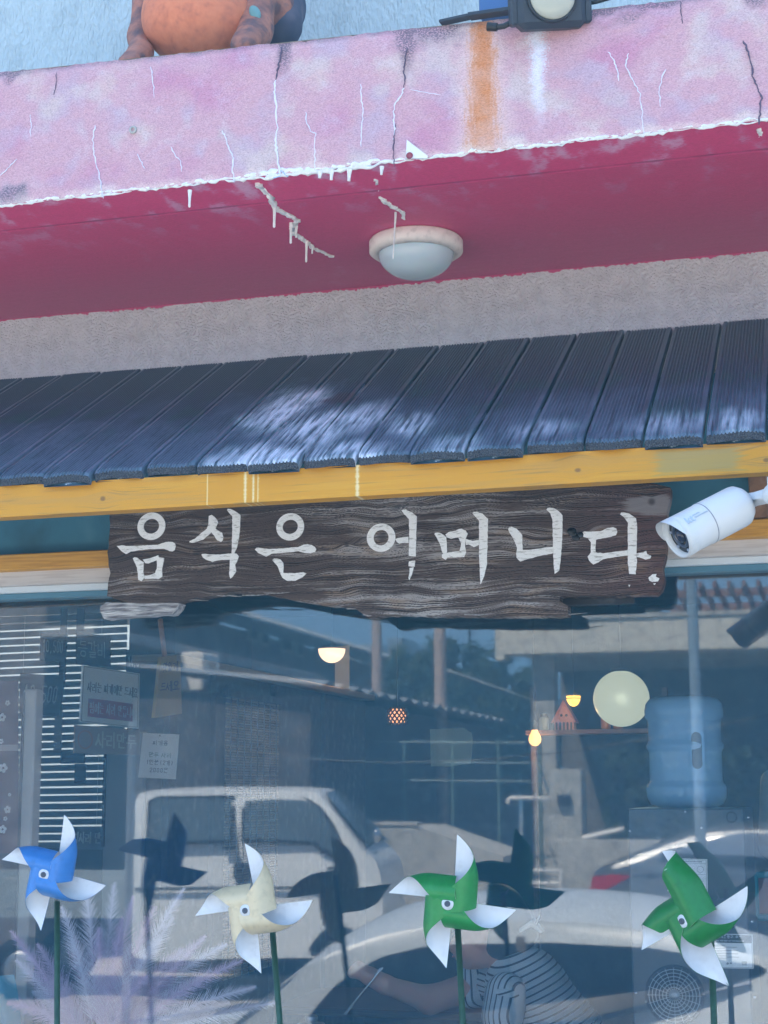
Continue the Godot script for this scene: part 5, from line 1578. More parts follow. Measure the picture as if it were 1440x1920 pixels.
	fr.beam(P(1417, 1640, -0.9), P(1420, 1720, -0.9), 0.012, 0.016, 0.003, Vector3.BACK)
	fr.beam(P(1417, 1640, -0.9), P(1500, 1640, -0.9), 0.012, 0.016, 0.003)
	fr.beam(P(1420, 1720, -0.9), P(1500, 1724, -0.9), 0.012, 0.016, 0.003)
	put("frame", fr.mesh(), mat(c8(44, 140, 160), 0.4), tr)
	put("panel", B.new().span(P(1424, 1712, -0.91), P(1500, 1646, -0.914), 0.0).mesh(), mat(c8(120, 52, 60), 0.5), tr)
	var bx := thing("white_bag", "pale plastic bag at the right edge behind the bottle", "bag", P(1450, 1520, -1.3))
	put("bag", nets([[P(1460, 1470, -1.3), P(1465, 1580, -1.3), 0.05, 0.062], [P(1440, 1460, -1.3), P(1436, 1590, -1.3), 0.016, 0.02]], 0.01, 0.02), mat(c8(150, 158, 154), 0.4), bx)

# ---------------------------------------------------------------- the person at the table
func diner() -> void:
	var p := thing("person", "person in a striped top leaning left over the table with chopsticks", "person", Vector3(-0.85, 0, -1.15))
	var hip := P(1085, 2030, -1.1)
	var waist := P(1055, 1945, -1.08)
	var chest := P(985, 1852, -1.06)
	var neck := P(958, 1800, -1.06)
	var head := P(912, 1748, -1.05)
	var shr := P(948, 1872, -0.92)
	var elr := P(930, 1990, -0.86)
	var wrr := P(845, 2010, -0.95)
	var shl := P(915, 1840, -1.2)
	var ell := P(806, 1875, -1.12)
	var wrl := P(722, 1846, -1.0)
	var torso := [[hip, waist, 0.125, 0.115], [waist, chest, 0.115, 0.118], [chest, chest.lerp(neck, 0.6), 0.11, 0.06], [chest + Vector3(0, 0.01, 0), shr, 0.08, 0.058], [chest + Vector3(0, 0.01, 0), shl, 0.08, 0.055], [chest + Vector3(0, -0.03, 0.06), waist + Vector3(0, 0, 0.06), 0.07, 0.06]]
	var skin := torso.map(func(b): return [b[0], b[1], b[2] - 0.012, b[3] - 0.012])
	skin += [[chest.lerp(neck, 0.7), neck.lerp(head, 0.35), 0.05, 0.047], [head + Vector3(0.01, 0.02, 0), head + Vector3(-0.025, -0.035, 0.0), 0.088, 0.07], [head + Vector3(-0.04, -0.055, 0), head + Vector3(-0.06, -0.075, 0), 0.045, 0.03],
		[head + Vector3(-0.085, -0.02, 0.0), head + Vector3(-0.1, -0.045, 0), 0.012, 0.015], [head + Vector3(0.0, -0.02, 0.078), head + Vector3(0.004, 0.012, 0.082), 0.014, 0.018],
		[shr, elr, 0.046, 0.038], [elr, wrr, 0.038, 0.026], [shl, ell, 0.046, 0.04], [ell, wrl, 0.039, 0.025], [hip, hip + Vector3(-0.4, 0.02, 0.09), 0.09, 0.065], [hip, hip + Vector3(-0.4, 0.02, -0.09), 0.09, 0.065],
		[hip + Vector3(-0.4, 0.02, 0.09), hip + Vector3(-0.36, -0.42, 0.09), 0.058, 0.04], [hip + Vector3(-0.4, 0.02, -0.09), hip + Vector3(-0.36, -0.42, -0.09), 0.058, 0.04], [hip + Vector3(-0.36, -0.44, 0.09), hip + Vector3(-0.5, -0.48, 0.09), 0.036, 0.03], [hip + Vector3(-0.36, -0.44, -0.09), hip + Vector3(-0.5, -0.48, -0.09), 0.036, 0.03]]
	# hands: palm, four bent fingers and a thumb
	for h in [[wrl, P(696, 1832, -0.99), Vector3(0.0, 0.0, 1.0)], [wrr, wrr + Vector3(-0.07, -0.01, 0.0), Vector3(0.0, 0.3, 1.0)]]:
		var d: Vector3 = (h[1] - h[0]).normalized()
		var side: Vector3 = d.cross(h[2]).normalized()
		var flat_ := side.cross(d)
		skin.append([h[0], h[0] + d * 0.05, 0.024, 0.028])
		for f in 4:
			var root: Vector3 = h[0] + d * 0.062 + flat_ * (f - 1.5) * 0.019
			var l: float = [0.03, 0.034, 0.032, 0.025][f]
			var mid := root + d * l + side * 0.006
			skin.append([h[0] + d * 0.04 + flat_ * (f - 1.5) * 0.014, root, 0.011, 0.0095])
			skin.append([root, mid, 0.0092, 0.0086])
			skin.append([mid, mid + d * l * 0.35 - side * l * 0.85, 0.0085, 0.0072])
		skin.append([h[0] + d * 0.02 + flat_ * -0.022, h[0] + d * 0.05 + flat_ * -0.04 - side * 0.012, 0.012, 0.01])
		skin.append([h[0] + d * 0.05 + flat_ * -0.04 - side * 0.012, h[0] + d * 0.078 + flat_ * -0.03 - side * 0.024, 0.0095, 0.008])
	put("body", nets(skin, 0.009, 0.022), mats.skin, p)
	# striped top with gathered sleeves
	var stripe := Image.create(8, 256, false, Image.FORMAT_RGB8)
	stripe.fill(c8(208, 214, 218))
	for k in 8: stripe.fill_rect(Rect2i(0, k * 32, 8, 8), c8(30, 38, 56))
	var tm := mat(Color.WHITE, 0.9)
	tm.albedo_texture = ImageTexture.create_from_image(stripe)
	tm.rim_enabled = true
	tm.rim = 0.3
	var axis := (neck - hip).normalized()
	var bend := axis.cross(Vector3.BACK).normalized()
	var fn := func(v: Vector3) -> Vector2:
		var q := v - hip
		var along := q.dot(axis) - 0.9 * pow(q.dot(bend), 2.0) + q.dot(bend) * 0.22
		return Vector2(0.5, along / 0.148)
	put("striped_top", nets(torso, 0.008, 0.03, fn), tm, p)
	var fn2 := func(v: Vector3) -> Vector2: return Vector2(0.5, (v - shr).dot(Vector3(0.8, 0.1, 0.5)) / 0.12)
	var sl := [[shr + Vector3(0.0, 0.01, -0.01), shr.lerp(elr, 0.3), 0.062, 0.06]]
	put("sleeve", nets(sl, 0.008, 0.02, fn2), tm, p)
	var ruf := []
	for k in 7:
		var w := shl.lerp(ell, 0.12 + 0.03 * k)
		ruf.append([w + Vector3(0, -0.03, 0.02 * sin(k * 2.4)), w + Vector3(0, 0.05, 0.02 * cos(k * 1.9)), 0.03 + 0.006 * sin(k * 2.1), 0.028])
	put("sleeve", nets(ruf, 0.007, 0.012, fn2), tm, p)
	var hair := [[head + Vector3(0.02, 0.04, 0), head + Vector3(0.05, 0.01, 0), 0.094, 0.092], [head + Vector3(-0.03, 0.065, 0), head + Vector3(0.04, 0.06, 0), 0.06, 0.075], [head + Vector3(0.085, 0.02, 0), head + Vector3(0.12, 0.0, 0.01), 0.045, 0.035]]
	put("hair", nets(hair, 0.01, 0.03), grime(c8(34, 28, 28), 0.3, 20.0, 0.45, 95), p)
	for k in 2: put("eye", B.new().ball(head + Vector3(-0.088, 0.0, -0.03 + k * 0.06), Vector3(0.008, 0.009, 0.012), 10, 8).mesh(), mats.black, p)
	put("mouth", B.new().ball(head + Vector3(-0.098, -0.07, 0.0), Vector3(0.005, 0.004, 0.02), 10, 6).mesh(), mat(c8(160, 84, 80), 0.5), p)
	var clip := thing("hair_clip", "clear plastic hair clip holding up dark hair", "hair clip", head + Vector3(0.15, 0.01, 0.03))
	var ck := B.new()
	for s in [-1.0, 1.0]:
		ck.tube([head + Vector3(0.11, 0.01, s * 0.012 + 0.05), head + Vector3(0.15, 0.035, s * 0.03 + 0.05), head + Vector3(0.175, 0.01, s * 0.012 + 0.05)], [0.006, 0.01, 0.006], 8)
	put("jaw", ck.mesh(), mat(c8(190, 200, 206), 0.15), clip)
	put("hinge", B.new().tube([head + Vector3(0.158, 0.03, 0.05), head + Vector3(0.17, 0.055, 0.055)], 0.005, 8).mesh(), mats.chrome, clip)
	for k in 2:
		var cs := B.new()
		var a := P(718 - k * 4, 1814 + k, -0.955 - k * 0.012)
		var e := P(645 + k * 3, 1902 + k, -0.94)
		cs.tube([a, a.lerp(e, 0.5), e], [0.0034, 0.0028, 0.0018], 8)
		tag(put("chopstick", cs.mesh(), mats.chrome), ["steel chopstick held by the person, the near one of the pair", "steel chopstick held by the person, the far one of the pair"][k], "chopstick", "chopsticks in the hand")
	var st := thing("stool", "round dark stool under the person in stripes", "stool", Vector3(hip.x, 0, hip.z))
	var sy := hip.y - 0.115
	put("seat", B.new().lathe([Vector2(0.0, sy), Vector2(0.16, sy), Vector2(0.17, sy - 0.015), Vector2(0.165, sy - 0.04), Vector2(0.0, sy - 0.04)].map(func(v): return v), 32).mesh(), mats.brown, st, true)
	for k in 4:
		var g := TAU * k / 4.0 + 0.6
		put("leg", B.new().tube([Vector3(cos(g) * 0.11, sy - 0.04, sin(g) * 0.11), Vector3(cos(g) * 0.16, 0.0, sin(g) * 0.16)], 0.014, 8).mesh(), mats.dark, st, true)

# ---------------------------------------------------------------- dried grasses at the lower left
func dried_plant() -> void:
	var z := -0.24
	var root := P(185, 1985, z)
	var t := thing("dried_plant", "spray of frosted lilac artificial plumes in a vase behind the glass", "plant", Vector3(root.x, 0.83, z))
	var lilac := mat(c8(206, 178, 206), 0.8)
	var frost := mat(c8(220, 212, 226), 0.8)
	var mauve := mat(c8(178, 138, 168), 0.8)
	for m in [lilac, frost, mauve]:
		m.backlight_enabled = true
		m.backlight = Color(0.5, 0.5, 0.5)
	var tips := [[30, 1800, 1], [20, 1745, 0], [70, 1770, 0], [115, 1700, 1], [160, 1655, 1], [215, 1655, 1], [250, 1680, 0], [290, 1700, 2], [345, 1665, 1], [325, 1720, 1], [300, 1760, 1], [385, 1755, 0], [425, 1770, 1], [345, 1780, 0], [395, 1820, 1], [455, 1800, 0], [480, 1850, 1],
		[245, 1770, 1], [135, 1760, 2], [185, 1740, 0], [60, 1860, 1], [90, 1830, 2], [275, 1830, 0], [520, 1880, 1], [430, 1880, 1], [15, 1880, 0], [330, 1820, 2], [230, 1720, 0]]
	for s in tips:
		var zz := z + rng.randf_range(-0.1, 0.08)
		var tip := P(s[0], s[1], zz)
		var pts := []
		var n := 26
		var sag := rng.randf_range(0.01, 0.04)
		for i in n + 1:
			var g := float(i) / n
			pts.append(root.lerp(tip, g) + Vector3(0, sin(PI * g) * sag, 0))
		var k := B.new()
		k.sg = -1
		k.tube(pts, 0.0012, 4, false)
		for i in range(int(n * 0.2) * 11, n * 11):
			var g := float(i) / (n * 11)
			var a: Vector3 = pts[int(g * n)].lerp(pts[mini(int(g * n) + 1, n)], g * n - int(g * n))
			var d: Vector3 = (pts[mini(int(g * n) + 1, n)] - pts[int(g * n)]).normalized()
			var len := 0.056 * (1.0 - pow(g, 3.0)) + 0.008
			for e in 2:
				var o := d.cross(Vector3(rng.randf_range(-0.7, 0.7), rng.randf_range(-0.7, 0.7), 1.0)).normalized() * (1.0 if e else -1.0)
				var b := a + (d * 0.75 + o * rng.randf_range(0.5, 0.8)) * len * rng.randf_range(0.6, 1.1)
				var w := d * 0.0011
				k.tri(a - w, a + w, b)
				if s[2] == 2 and rng.randf() < 0.3: k.ball(b, Vector3.ONE * 0.0016, 4, 3)
		put("plume", k.mesh(), [lilac, frost, mauve][s[2]], t)
	var vase := B.new()
	vase.lathe([Vector2(0.0, 0.0), Vector2(0.05, 0.0), Vector2(0.075, 0.04), Vector2(0.07, 0.09), Vector2(0.045, 0.12), Vector2(0.05, 0.135), Vector2(0.042, 0.133)], 32)
	put("vase", vase.mesh(), mat(c8(70, 84, 104), 0.3), t, true)
	var st := thing("plant_stand", "low timber stand under the dried plumes", "stand", Vector3(root.x, 0, z))
	put("top", B.new().box(Vector3(0, 0.81, 0), Vector3(0.5, 0.03, 0.3), Basis.IDENTITY, 0.004).mesh(), mats.brown, st, true)
	for sx in [-1, 1]:
		for s2 in [-1, 1]: put("leg", B.new().box(Vector3(sx * 0.22, 0.395, s2 * 0.12), Vector3(0.04, 0.79, 0.04), Basis.IDENTITY, 0.003).mesh(), mats.brown, st, true)
	var cloth := thing("teal_cloth", "folded teal cloth at the lower left corner of the window", "cloth", P(0, 1900, -0.2))
	put("cloth", B.new().grid(14, 18, func(u: float, v: float) -> Vector3:
		var q := P(lerpf(-80, 30 - 14 * pow(v, 3.0), u), lerpf(2010, 1830, v), -0.2)
		return q + Vector3(0, 0, sin(u * 16.0 + v * 2.0) * 0.012 - u * 0.02)).mesh(), mat(c8(52, 128, 148), 0.7), cloth)

# ---------------------------------------------------------------- across the street: seen only in the glass
func mpoly(list: Array, out: float) -> Array:
	var to := []
	for i in range(0, list.size(), 2): to.append(M(list[i], list[i + 1], out))
	return to
func curve(list: Array, out: float, per := 4) -> Array:   # smooth closed outline through mirrored pixels
	var k := mpoly(list, out)
	var to := []
	var n := k.size()
	for i in n:
		for s in per:
			to.append((k[i] as Vector3).cubic_interpolate(k[(i + 1) % n], k[(i - 1 + n) % n], k[(i + 2) % n], float(s) / per))
	return to
# a vehicle body lofted across its width from its side outline; w: share of the half width at a height, lift: crown at a height
func loft(outline: Array, zc: float, half: float, w: Callable, lift: Callable, cap := true, grow := 0.0) -> ArrayMesh:
	var b := B.new()
	b.sg = 0
	var m := 10
	var at := func(p: Vector3, s: float) -> Vector3: return Vector3(p.x, p.y + lift.call(p.y) * (1.0 - s * s) + grow, zc + s * half * w.call(p.y))
	var n := outline.size()
	for i in (n if cap else n - 1):
		for k in m:
			var s0 := sin(PI * (float(k) / m - 0.5))
			var s1 := sin(PI * (float(k + 1) / m - 0.5))
			b.quad(at.call(outline[i], s0), at.call(outline[i], s1), at.call(outline[(i + 1) % n], s1), at.call(outline[(i + 1) % n], s0))
	if cap:
		b.sg = 1
		var poly := PackedVector2Array()
		for p in outline: poly.append(Vector2(p.x, p.y))
		var ids := Geometry2D.triangulate_polygon(poly)
		for s in [-1.0, 1.0]:
			for i in range(0, ids.size(), 3): b.tri(at.call(outline[ids[i]], s), at.call(outline[ids[i + 1]], s), at.call(outline[ids[i + 2]], s))
	return b.mesh()
func side_patch(outline: Array, zc: float, half: float, w: Callable, off := 0.006) -> ArrayMesh:    # a pane or trim on both flanks
	var b := B.new()
	var poly := PackedVector2Array()
	for p in outline: poly.append(Vector2(p.x, p.y))
	var ids := Geometry2D.triangulate_polygon(poly)
	for s in [-1.0, 1.0]:
		var at := func(p: Vector3, o: float) -> Vector3: return Vector3(p.x, p.y, zc + s * (half * w.call(p.y) + o))
		for i in range(0, ids.size(), 3): b.tri(at.call(outline[ids[i]], off), at.call(outline[ids[i + 1]], off), at.call(outline[ids[i + 2]], off))
		for i in outline.size():
			var j := (i + 1) % outline.size()
			b.quad(at.call(outline[i], -0.01), at.call(outline[j], -0.01), at.call(outline[j], off), at.call(outline[i], off))
	return b.mesh()
func wheel(parent: Node3D, x: float, y: float, z: float, r: float, facing: float) -> void:
	var t := Transform3D(Basis(Vector3.RIGHT, PI / 2 * facing), Vector3(x, y, z))
	var tyre := B.new().lathe([Vector2(r * 0.62, -0.1), Vector2(r * 0.9, -0.1), Vector2(r, -0.07), Vector2(r, 0.07), Vector2(r * 0.9, 0.1), Vector2(r * 0.62, 0.1)], 32, t).mesh()
	var o := put("wheel", tyre, mats.rubber, parent)
	var rim := B.new()
	rim.lathe([Vector2(0.0, 0.06), Vector2(r * 0.3, 0.08), Vector2(r * 0.62, 0.09), Vector2(r * 0.62, -0.09)], 32, t)
	put("rim", rim.mesh(), mats.steel, o, true)

func street_vehicles() -> void:
	var paint := mat(c8(222, 228, 232), 0.3)
	paint.clearcoat_enabled = true
	var truck_glass := mat(c8(84, 98, 108), 0.08)
	# white double cab truck
	var d := 11.5
	var half := 0.83
	var zc := d + half
	var belt := M(400, 1577, d).y
	var roof := M(400, 1485, d).y
	var w := func(y: float) -> float: return 1.0 - 0.13 * smoothstep(belt, roof + 0.05, y)
	var lift := func(y: float) -> float: return 0.045 * smoothstep(belt, roof, y)
	var t := thing("truck", "white double cab truck mirrored in the window glass", "truck", Vector3(-5.6, STREET, zc))
	var cab := curve([243, 1500, 262, 1488, 330, 1484, 450, 1483, 545, 1485, 572, 1493, 612, 1538, 656, 1592, 682, 1624, 690, 1680, 690, 1745, 678, 1790, 600, 1796, 420, 1796, 245, 1792, 240, 1700, 237, 1600], d, 3)
	put("cab", loft(cab, zc, half, w, lift), paint, t)
	for q in [[270, 1505, 282, 1499, 350, 1498, 415, 1498, 413, 1574, 340, 1576, 270, 1578], [438, 1502, 500, 1499, 540, 1500, 566, 1510, 596, 1550, 620, 1604, 600, 1601, 582, 1592, 566, 1578, 440, 1573]]:
		var pane := curve(q, d, 1)
		var rub := PackedVector2Array()
		for p in pane: rub.append(Vector2(p.x, p.y))
		var wide := []
		for p in Geometry2D.offset_polygon(rub, 0.035)[0]: wide.append(Vector3(p.x, p.y, d))
		var win := put("side_window", side_patch(wide, zc, half, w, 0.005), mats.rubber, t)
		put("pane", side_patch(pane, zc, half, w, 0.009), truck_glass, win)
	var ws := mpoly([576, 1494, 614, 1537, 654, 1587], d)
	var wp := B.new()
	for i in 2:
		for s in [[-0.88, -0.3], [-0.3, 0.3], [0.3, 0.88]]:
			var o := Vector3(0.022, 0.02, 0)
			var f := func(p: Vector3, k: float) -> Vector3: return Vector3(p.x, p.y + lift.call(p.y) * (1 - k * k), zc + k * half * w.call(p.y)) + o
			wp.quad(f.call(ws[i + 1], s[1]), f.call(ws[i + 1], s[0]), f.call(ws[i], s[0]), f.call(ws[i], s[1]))
	put("windscreen", wp.mesh(), truck_glass, t)
	var seam := mat(c8(70, 74, 78), 0.6)
	for q in [[425, 1490, 426, 1700], [262, 1580, 266, 1700], [436, 1577, 440, 1700]]:
		var a := M(q[0], q[1], d)
		var e := M(q[2], q[3], d)
		put("door_seam", side_patch([a, a + Vector3(0.012, 0, 0), e + Vector3(0.012, 0, 0), e], zc, half, w, 0.003), seam, t)
	put("side_trim", side_patch(curve([246, 1662, 640, 1662, 640, 1668, 246, 1668], d, 1), zc, half, w, 0.012), mat(c8(60, 66, 74), 0.6), t)
	put("fuel_flap", side_patch(curve([420, 1624, 426, 1617, 446, 1617, 452, 1624, 452, 1646, 447, 1652, 425, 1652, 420, 1646], d, 1), zc, half, w, 0.006), mat(c8(46, 54, 66), 0.4), t)
	for q in [[402, 1572, 425, 1578], [590, 1612, 612, 1618]]: put("door_handle", side_patch(curve([q[0], q[1] + 14, q[2], q[1] + 14, q[2], q[3] + 14, q[0], q[3] + 14], d, 1), zc, half, w, 0.02), mats.black, t)
	var mk := M(684, 1566, d)
	put("mirror", B.new().ball(Vector3(mk.x, mk.y, d - 0.12), Vector3(0.04, 0.075, 0.06), 14, 8).mesh(), mats.chrome, t)
	put("mirror_arm", B.new().tube([M(660, 1592, d), Vector3(mk.x - 0.02, mk.y - 0.06, d - 0.1)], 0.01, 6).mesh(), mats.black, t)
	for q in [[650, 1605], [668, 1608]]:
		var a := M(q[0], q[1], d)
		put("wiper", B.new().tube([a + Vector3(0.02, -0.08, 0.1), a + Vector3(-0.01, 0.03, 0.3), a + Vector3(-0.02, 0.02, 0.7)], 0.012, 6).mesh(), mats.black, t)
	put("headlight", B.new().box(M(689, 1690, d + 0.22), Vector3(0.06, 0.16, 0.26), Basis.IDENTITY, 0.02).mesh(), mats.chrome, t)
	put("headlight", B.new().box(Vector3(M(689, 1690, d).x, M(689, 1690, d).y, zc + 0.55), Vector3(0.06, 0.16, 0.26), Basis.IDENTITY, 0.02).mesh(), mats.chrome, t)
	put("bumper", B.new().span(Vector3(M(682, 1760, d).x, M(682, 1790, d).y, d + 0.02), Vector3(M(698, 1760, d).x, M(682, 1745, d).y, d + 1.64), 0.02).mesh(), mat(c8(60, 62, 66), 0.6), t)
	var bed := B.new()
	var b0 := M(-150, 1690, d)
	var b1 := M(232, 1645, d)
	bed.span(Vector3(b0.x, b0.y - 0.12, d + 0.02), Vector3(b1.x, b0.y - 0.04, d + 1.64))
	for z in [d + 0.02, d + 1.6]: bed.span(Vector3(b0.x, b0.y - 0.04, z), Vector3(b1.x, b1.y, z + 0.04), 0.005)
	bed.span(Vector3(b0.x - 0.04, b0.y - 0.04, d + 0.02), Vector3(b0.x, b1.y, d + 1.64), 0.005)
	put("load_bed", bed.mesh(), mat(c8(150, 160, 166), 0.5), t)
	var r := 0.3
	for x in [M(610, 1780, d).x, M(40, 1780, d).x]:
		for z in [d + 0.12, d + 1.54]: wheel(t, x, STREET + r, z, r, -1.0 if z < zc else 1.0)
	put("wheel_arch", side_patch(curve([560, 1792, 566, 1764, 590, 1740, 618, 1738, 646, 1752, 660, 1792], d, 2), zc, half, w, 0.004), mats.black, t)
	t.rotation.y = -0.13                                    # parked a little askew
	# the near silver car: only its roof and glass rise into the glass
	d = 5.0
	half = 0.88
	zc = d + half
	belt = M(900, 1925, d).y
	roof = M(950, 1738, d).y
	w = func(y: float) -> float: return 1.0 - 0.24 * smoothstep(belt - 0.02, roof + 0.02, y)
	lift = func(y: float) -> float: return 0.03 + 0.11 * smoothstep(belt, roof, y)
	var silver := mat(c8(186, 196, 204), 0.3)
	silver.clearcoat_enabled = true
	var c := thing("near_car", "silver car mirrored large at the bottom of the window", "car", Vector3(-1.7, STREET, zc))
	var body := [60, 2180, 62, 2080, 90, 2010, 220, 1975, 400, 1948, 452, 1908, 560, 1818, 690, 1762, 830, 1739, 960, 1733, 1120, 1740, 1280, 1765, 1420, 1798, 1530, 1830, 1640, 1850, 1700, 1875, 1715, 1960, 1710, 2180]
	put("body", loft(curve(body, d, 3), zc, half, w, lift), silver, c)
	put("side_window", side_patch(curve([590, 1935, 606, 1870, 650, 1830, 730, 1785, 830, 1760, 960, 1752, 1120, 1757, 1270, 1779, 1385, 1803, 1436, 1824, 1405, 1838, 1300, 1866, 1080, 1915, 850, 1936], d, 2), zc, half, w, 0.006), mats.car_glass, c)
	put("pillar", side_patch(curve([955, 1752, 972, 1752, 985, 1930, 960, 1932], d, 1), zc, half, w, 0.009), mats.black, c)
	var fl := mpoly([440, 1914, 500, 1864, 560, 1816, 640, 1780], d)
	put("windscreen", loft(fl, zc, half * 0.9, w, lift, false, 0.006), mats.car_glass, c)
	put("rear_window", loft(mpoly([1300, 1768, 1400, 1791, 1510, 1822], d), zc, half * 0.88, w, lift, false, 0.006), mats.car_glass, c)
	put("chrome_strip", side_patch(curve([590, 1945, 850, 1946, 1080, 1925, 1300, 1876, 1405, 1848, 1405, 1842, 1300, 1869, 1080, 1918, 850, 1939, 590, 1938], d, 1), zc, half, w, 0.008), mats.chrome, c)
	put("door_handle", side_patch(curve([1180, 1960, 1230, 1954, 1232, 1966, 1182, 1972], d, 1), zc, half, w, 0.02), mats.chrome, c)
	for x in [M(260, 2100, d).x, M(1420, 2100, d).x]:
		for z in [d + 0.11, d + 1.65]: wheel(c, x, STREET + 0.32, z, 0.32, -1.0 if z < zc else 1.0)
	# the far silver car with its red tail light
	d = 13.5
	half = 0.85
	zc = d + half
	belt = M(1400, 1632, d).y
	roof = M(1400, 1558, d).y
	w = func(y: float) -> float: return 1.0 - 0.22 * smoothstep(belt - 0.02, roof, y)
	lift = func(y: float) -> float: return 0.03 + 0.05 * smoothstep(belt, roof, y)
	var far := thing("far_car", "silver car with a red tail light mirrored at the right", "car", Vector3(0.3, STREET, zc))
	put("body", loft(curve([1108, 1790, 1104, 1720, 1112, 1645, 1130, 1624, 1180, 1610, 1250, 1582, 1330, 1562, 1420, 1556, 1500, 1562, 1570, 1590, 1630, 1622, 1740, 1640, 1830, 1655, 1850, 1700, 1850, 1790], d, 3), zc, half, w, lift), mat(c8(190, 192, 194), 0.14, 0.85), far)
	put("side_window", side_patch(curve([1232, 1614, 1280, 1590, 1350, 1575, 1420, 1570, 1490, 1575, 1550, 1600, 1580, 1626, 1400, 1626], d, 2), zc, half, w, 0.008), mats.car_glass, far)
	put("rear_window", loft(mpoly([1150, 1618, 1200, 1603, 1250, 1583], d), zc, half * 0.85, w, lift, false, 0.008), mats.car_glass, far)
	put("tail_light", side_patch(curve([1106, 1668, 1112, 1643, 1150, 1640, 1184, 1642, 1150, 1662, 1130, 1670], d, 1), zc, half, w, 0.01), mat(c8(176, 36, 48), 0.2), far)
	put("chrome_strip", side_patch(curve([1185, 1636, 1400, 1634, 1600, 1634, 1600, 1638, 1400, 1639, 1185, 1641], d, 1), zc, half, w, 0.012), mats.chrome, far)
	put("roof_glare", side_patch(curve([1150, 1622, 1200, 1606, 1258, 1581, 1330, 1563, 1420, 1557, 1510, 1566, 1510, 1573, 1420, 1565, 1333, 1571, 1262, 1589, 1204, 1614, 1154, 1629], d, 2), zc, half, w, 0.014), mat(c8(244, 244, 240), 0.25), far)  # pale strip along the roof arc, painted as its glare
	for x in [M(1210, 1790, d).x, M(1730, 1790, d).x]:
		for z in [d + 0.11, d + 1.59]: wheel(far, x, STREET + 0.32, z, 0.32, -1.0 if z < zc else 1.0)

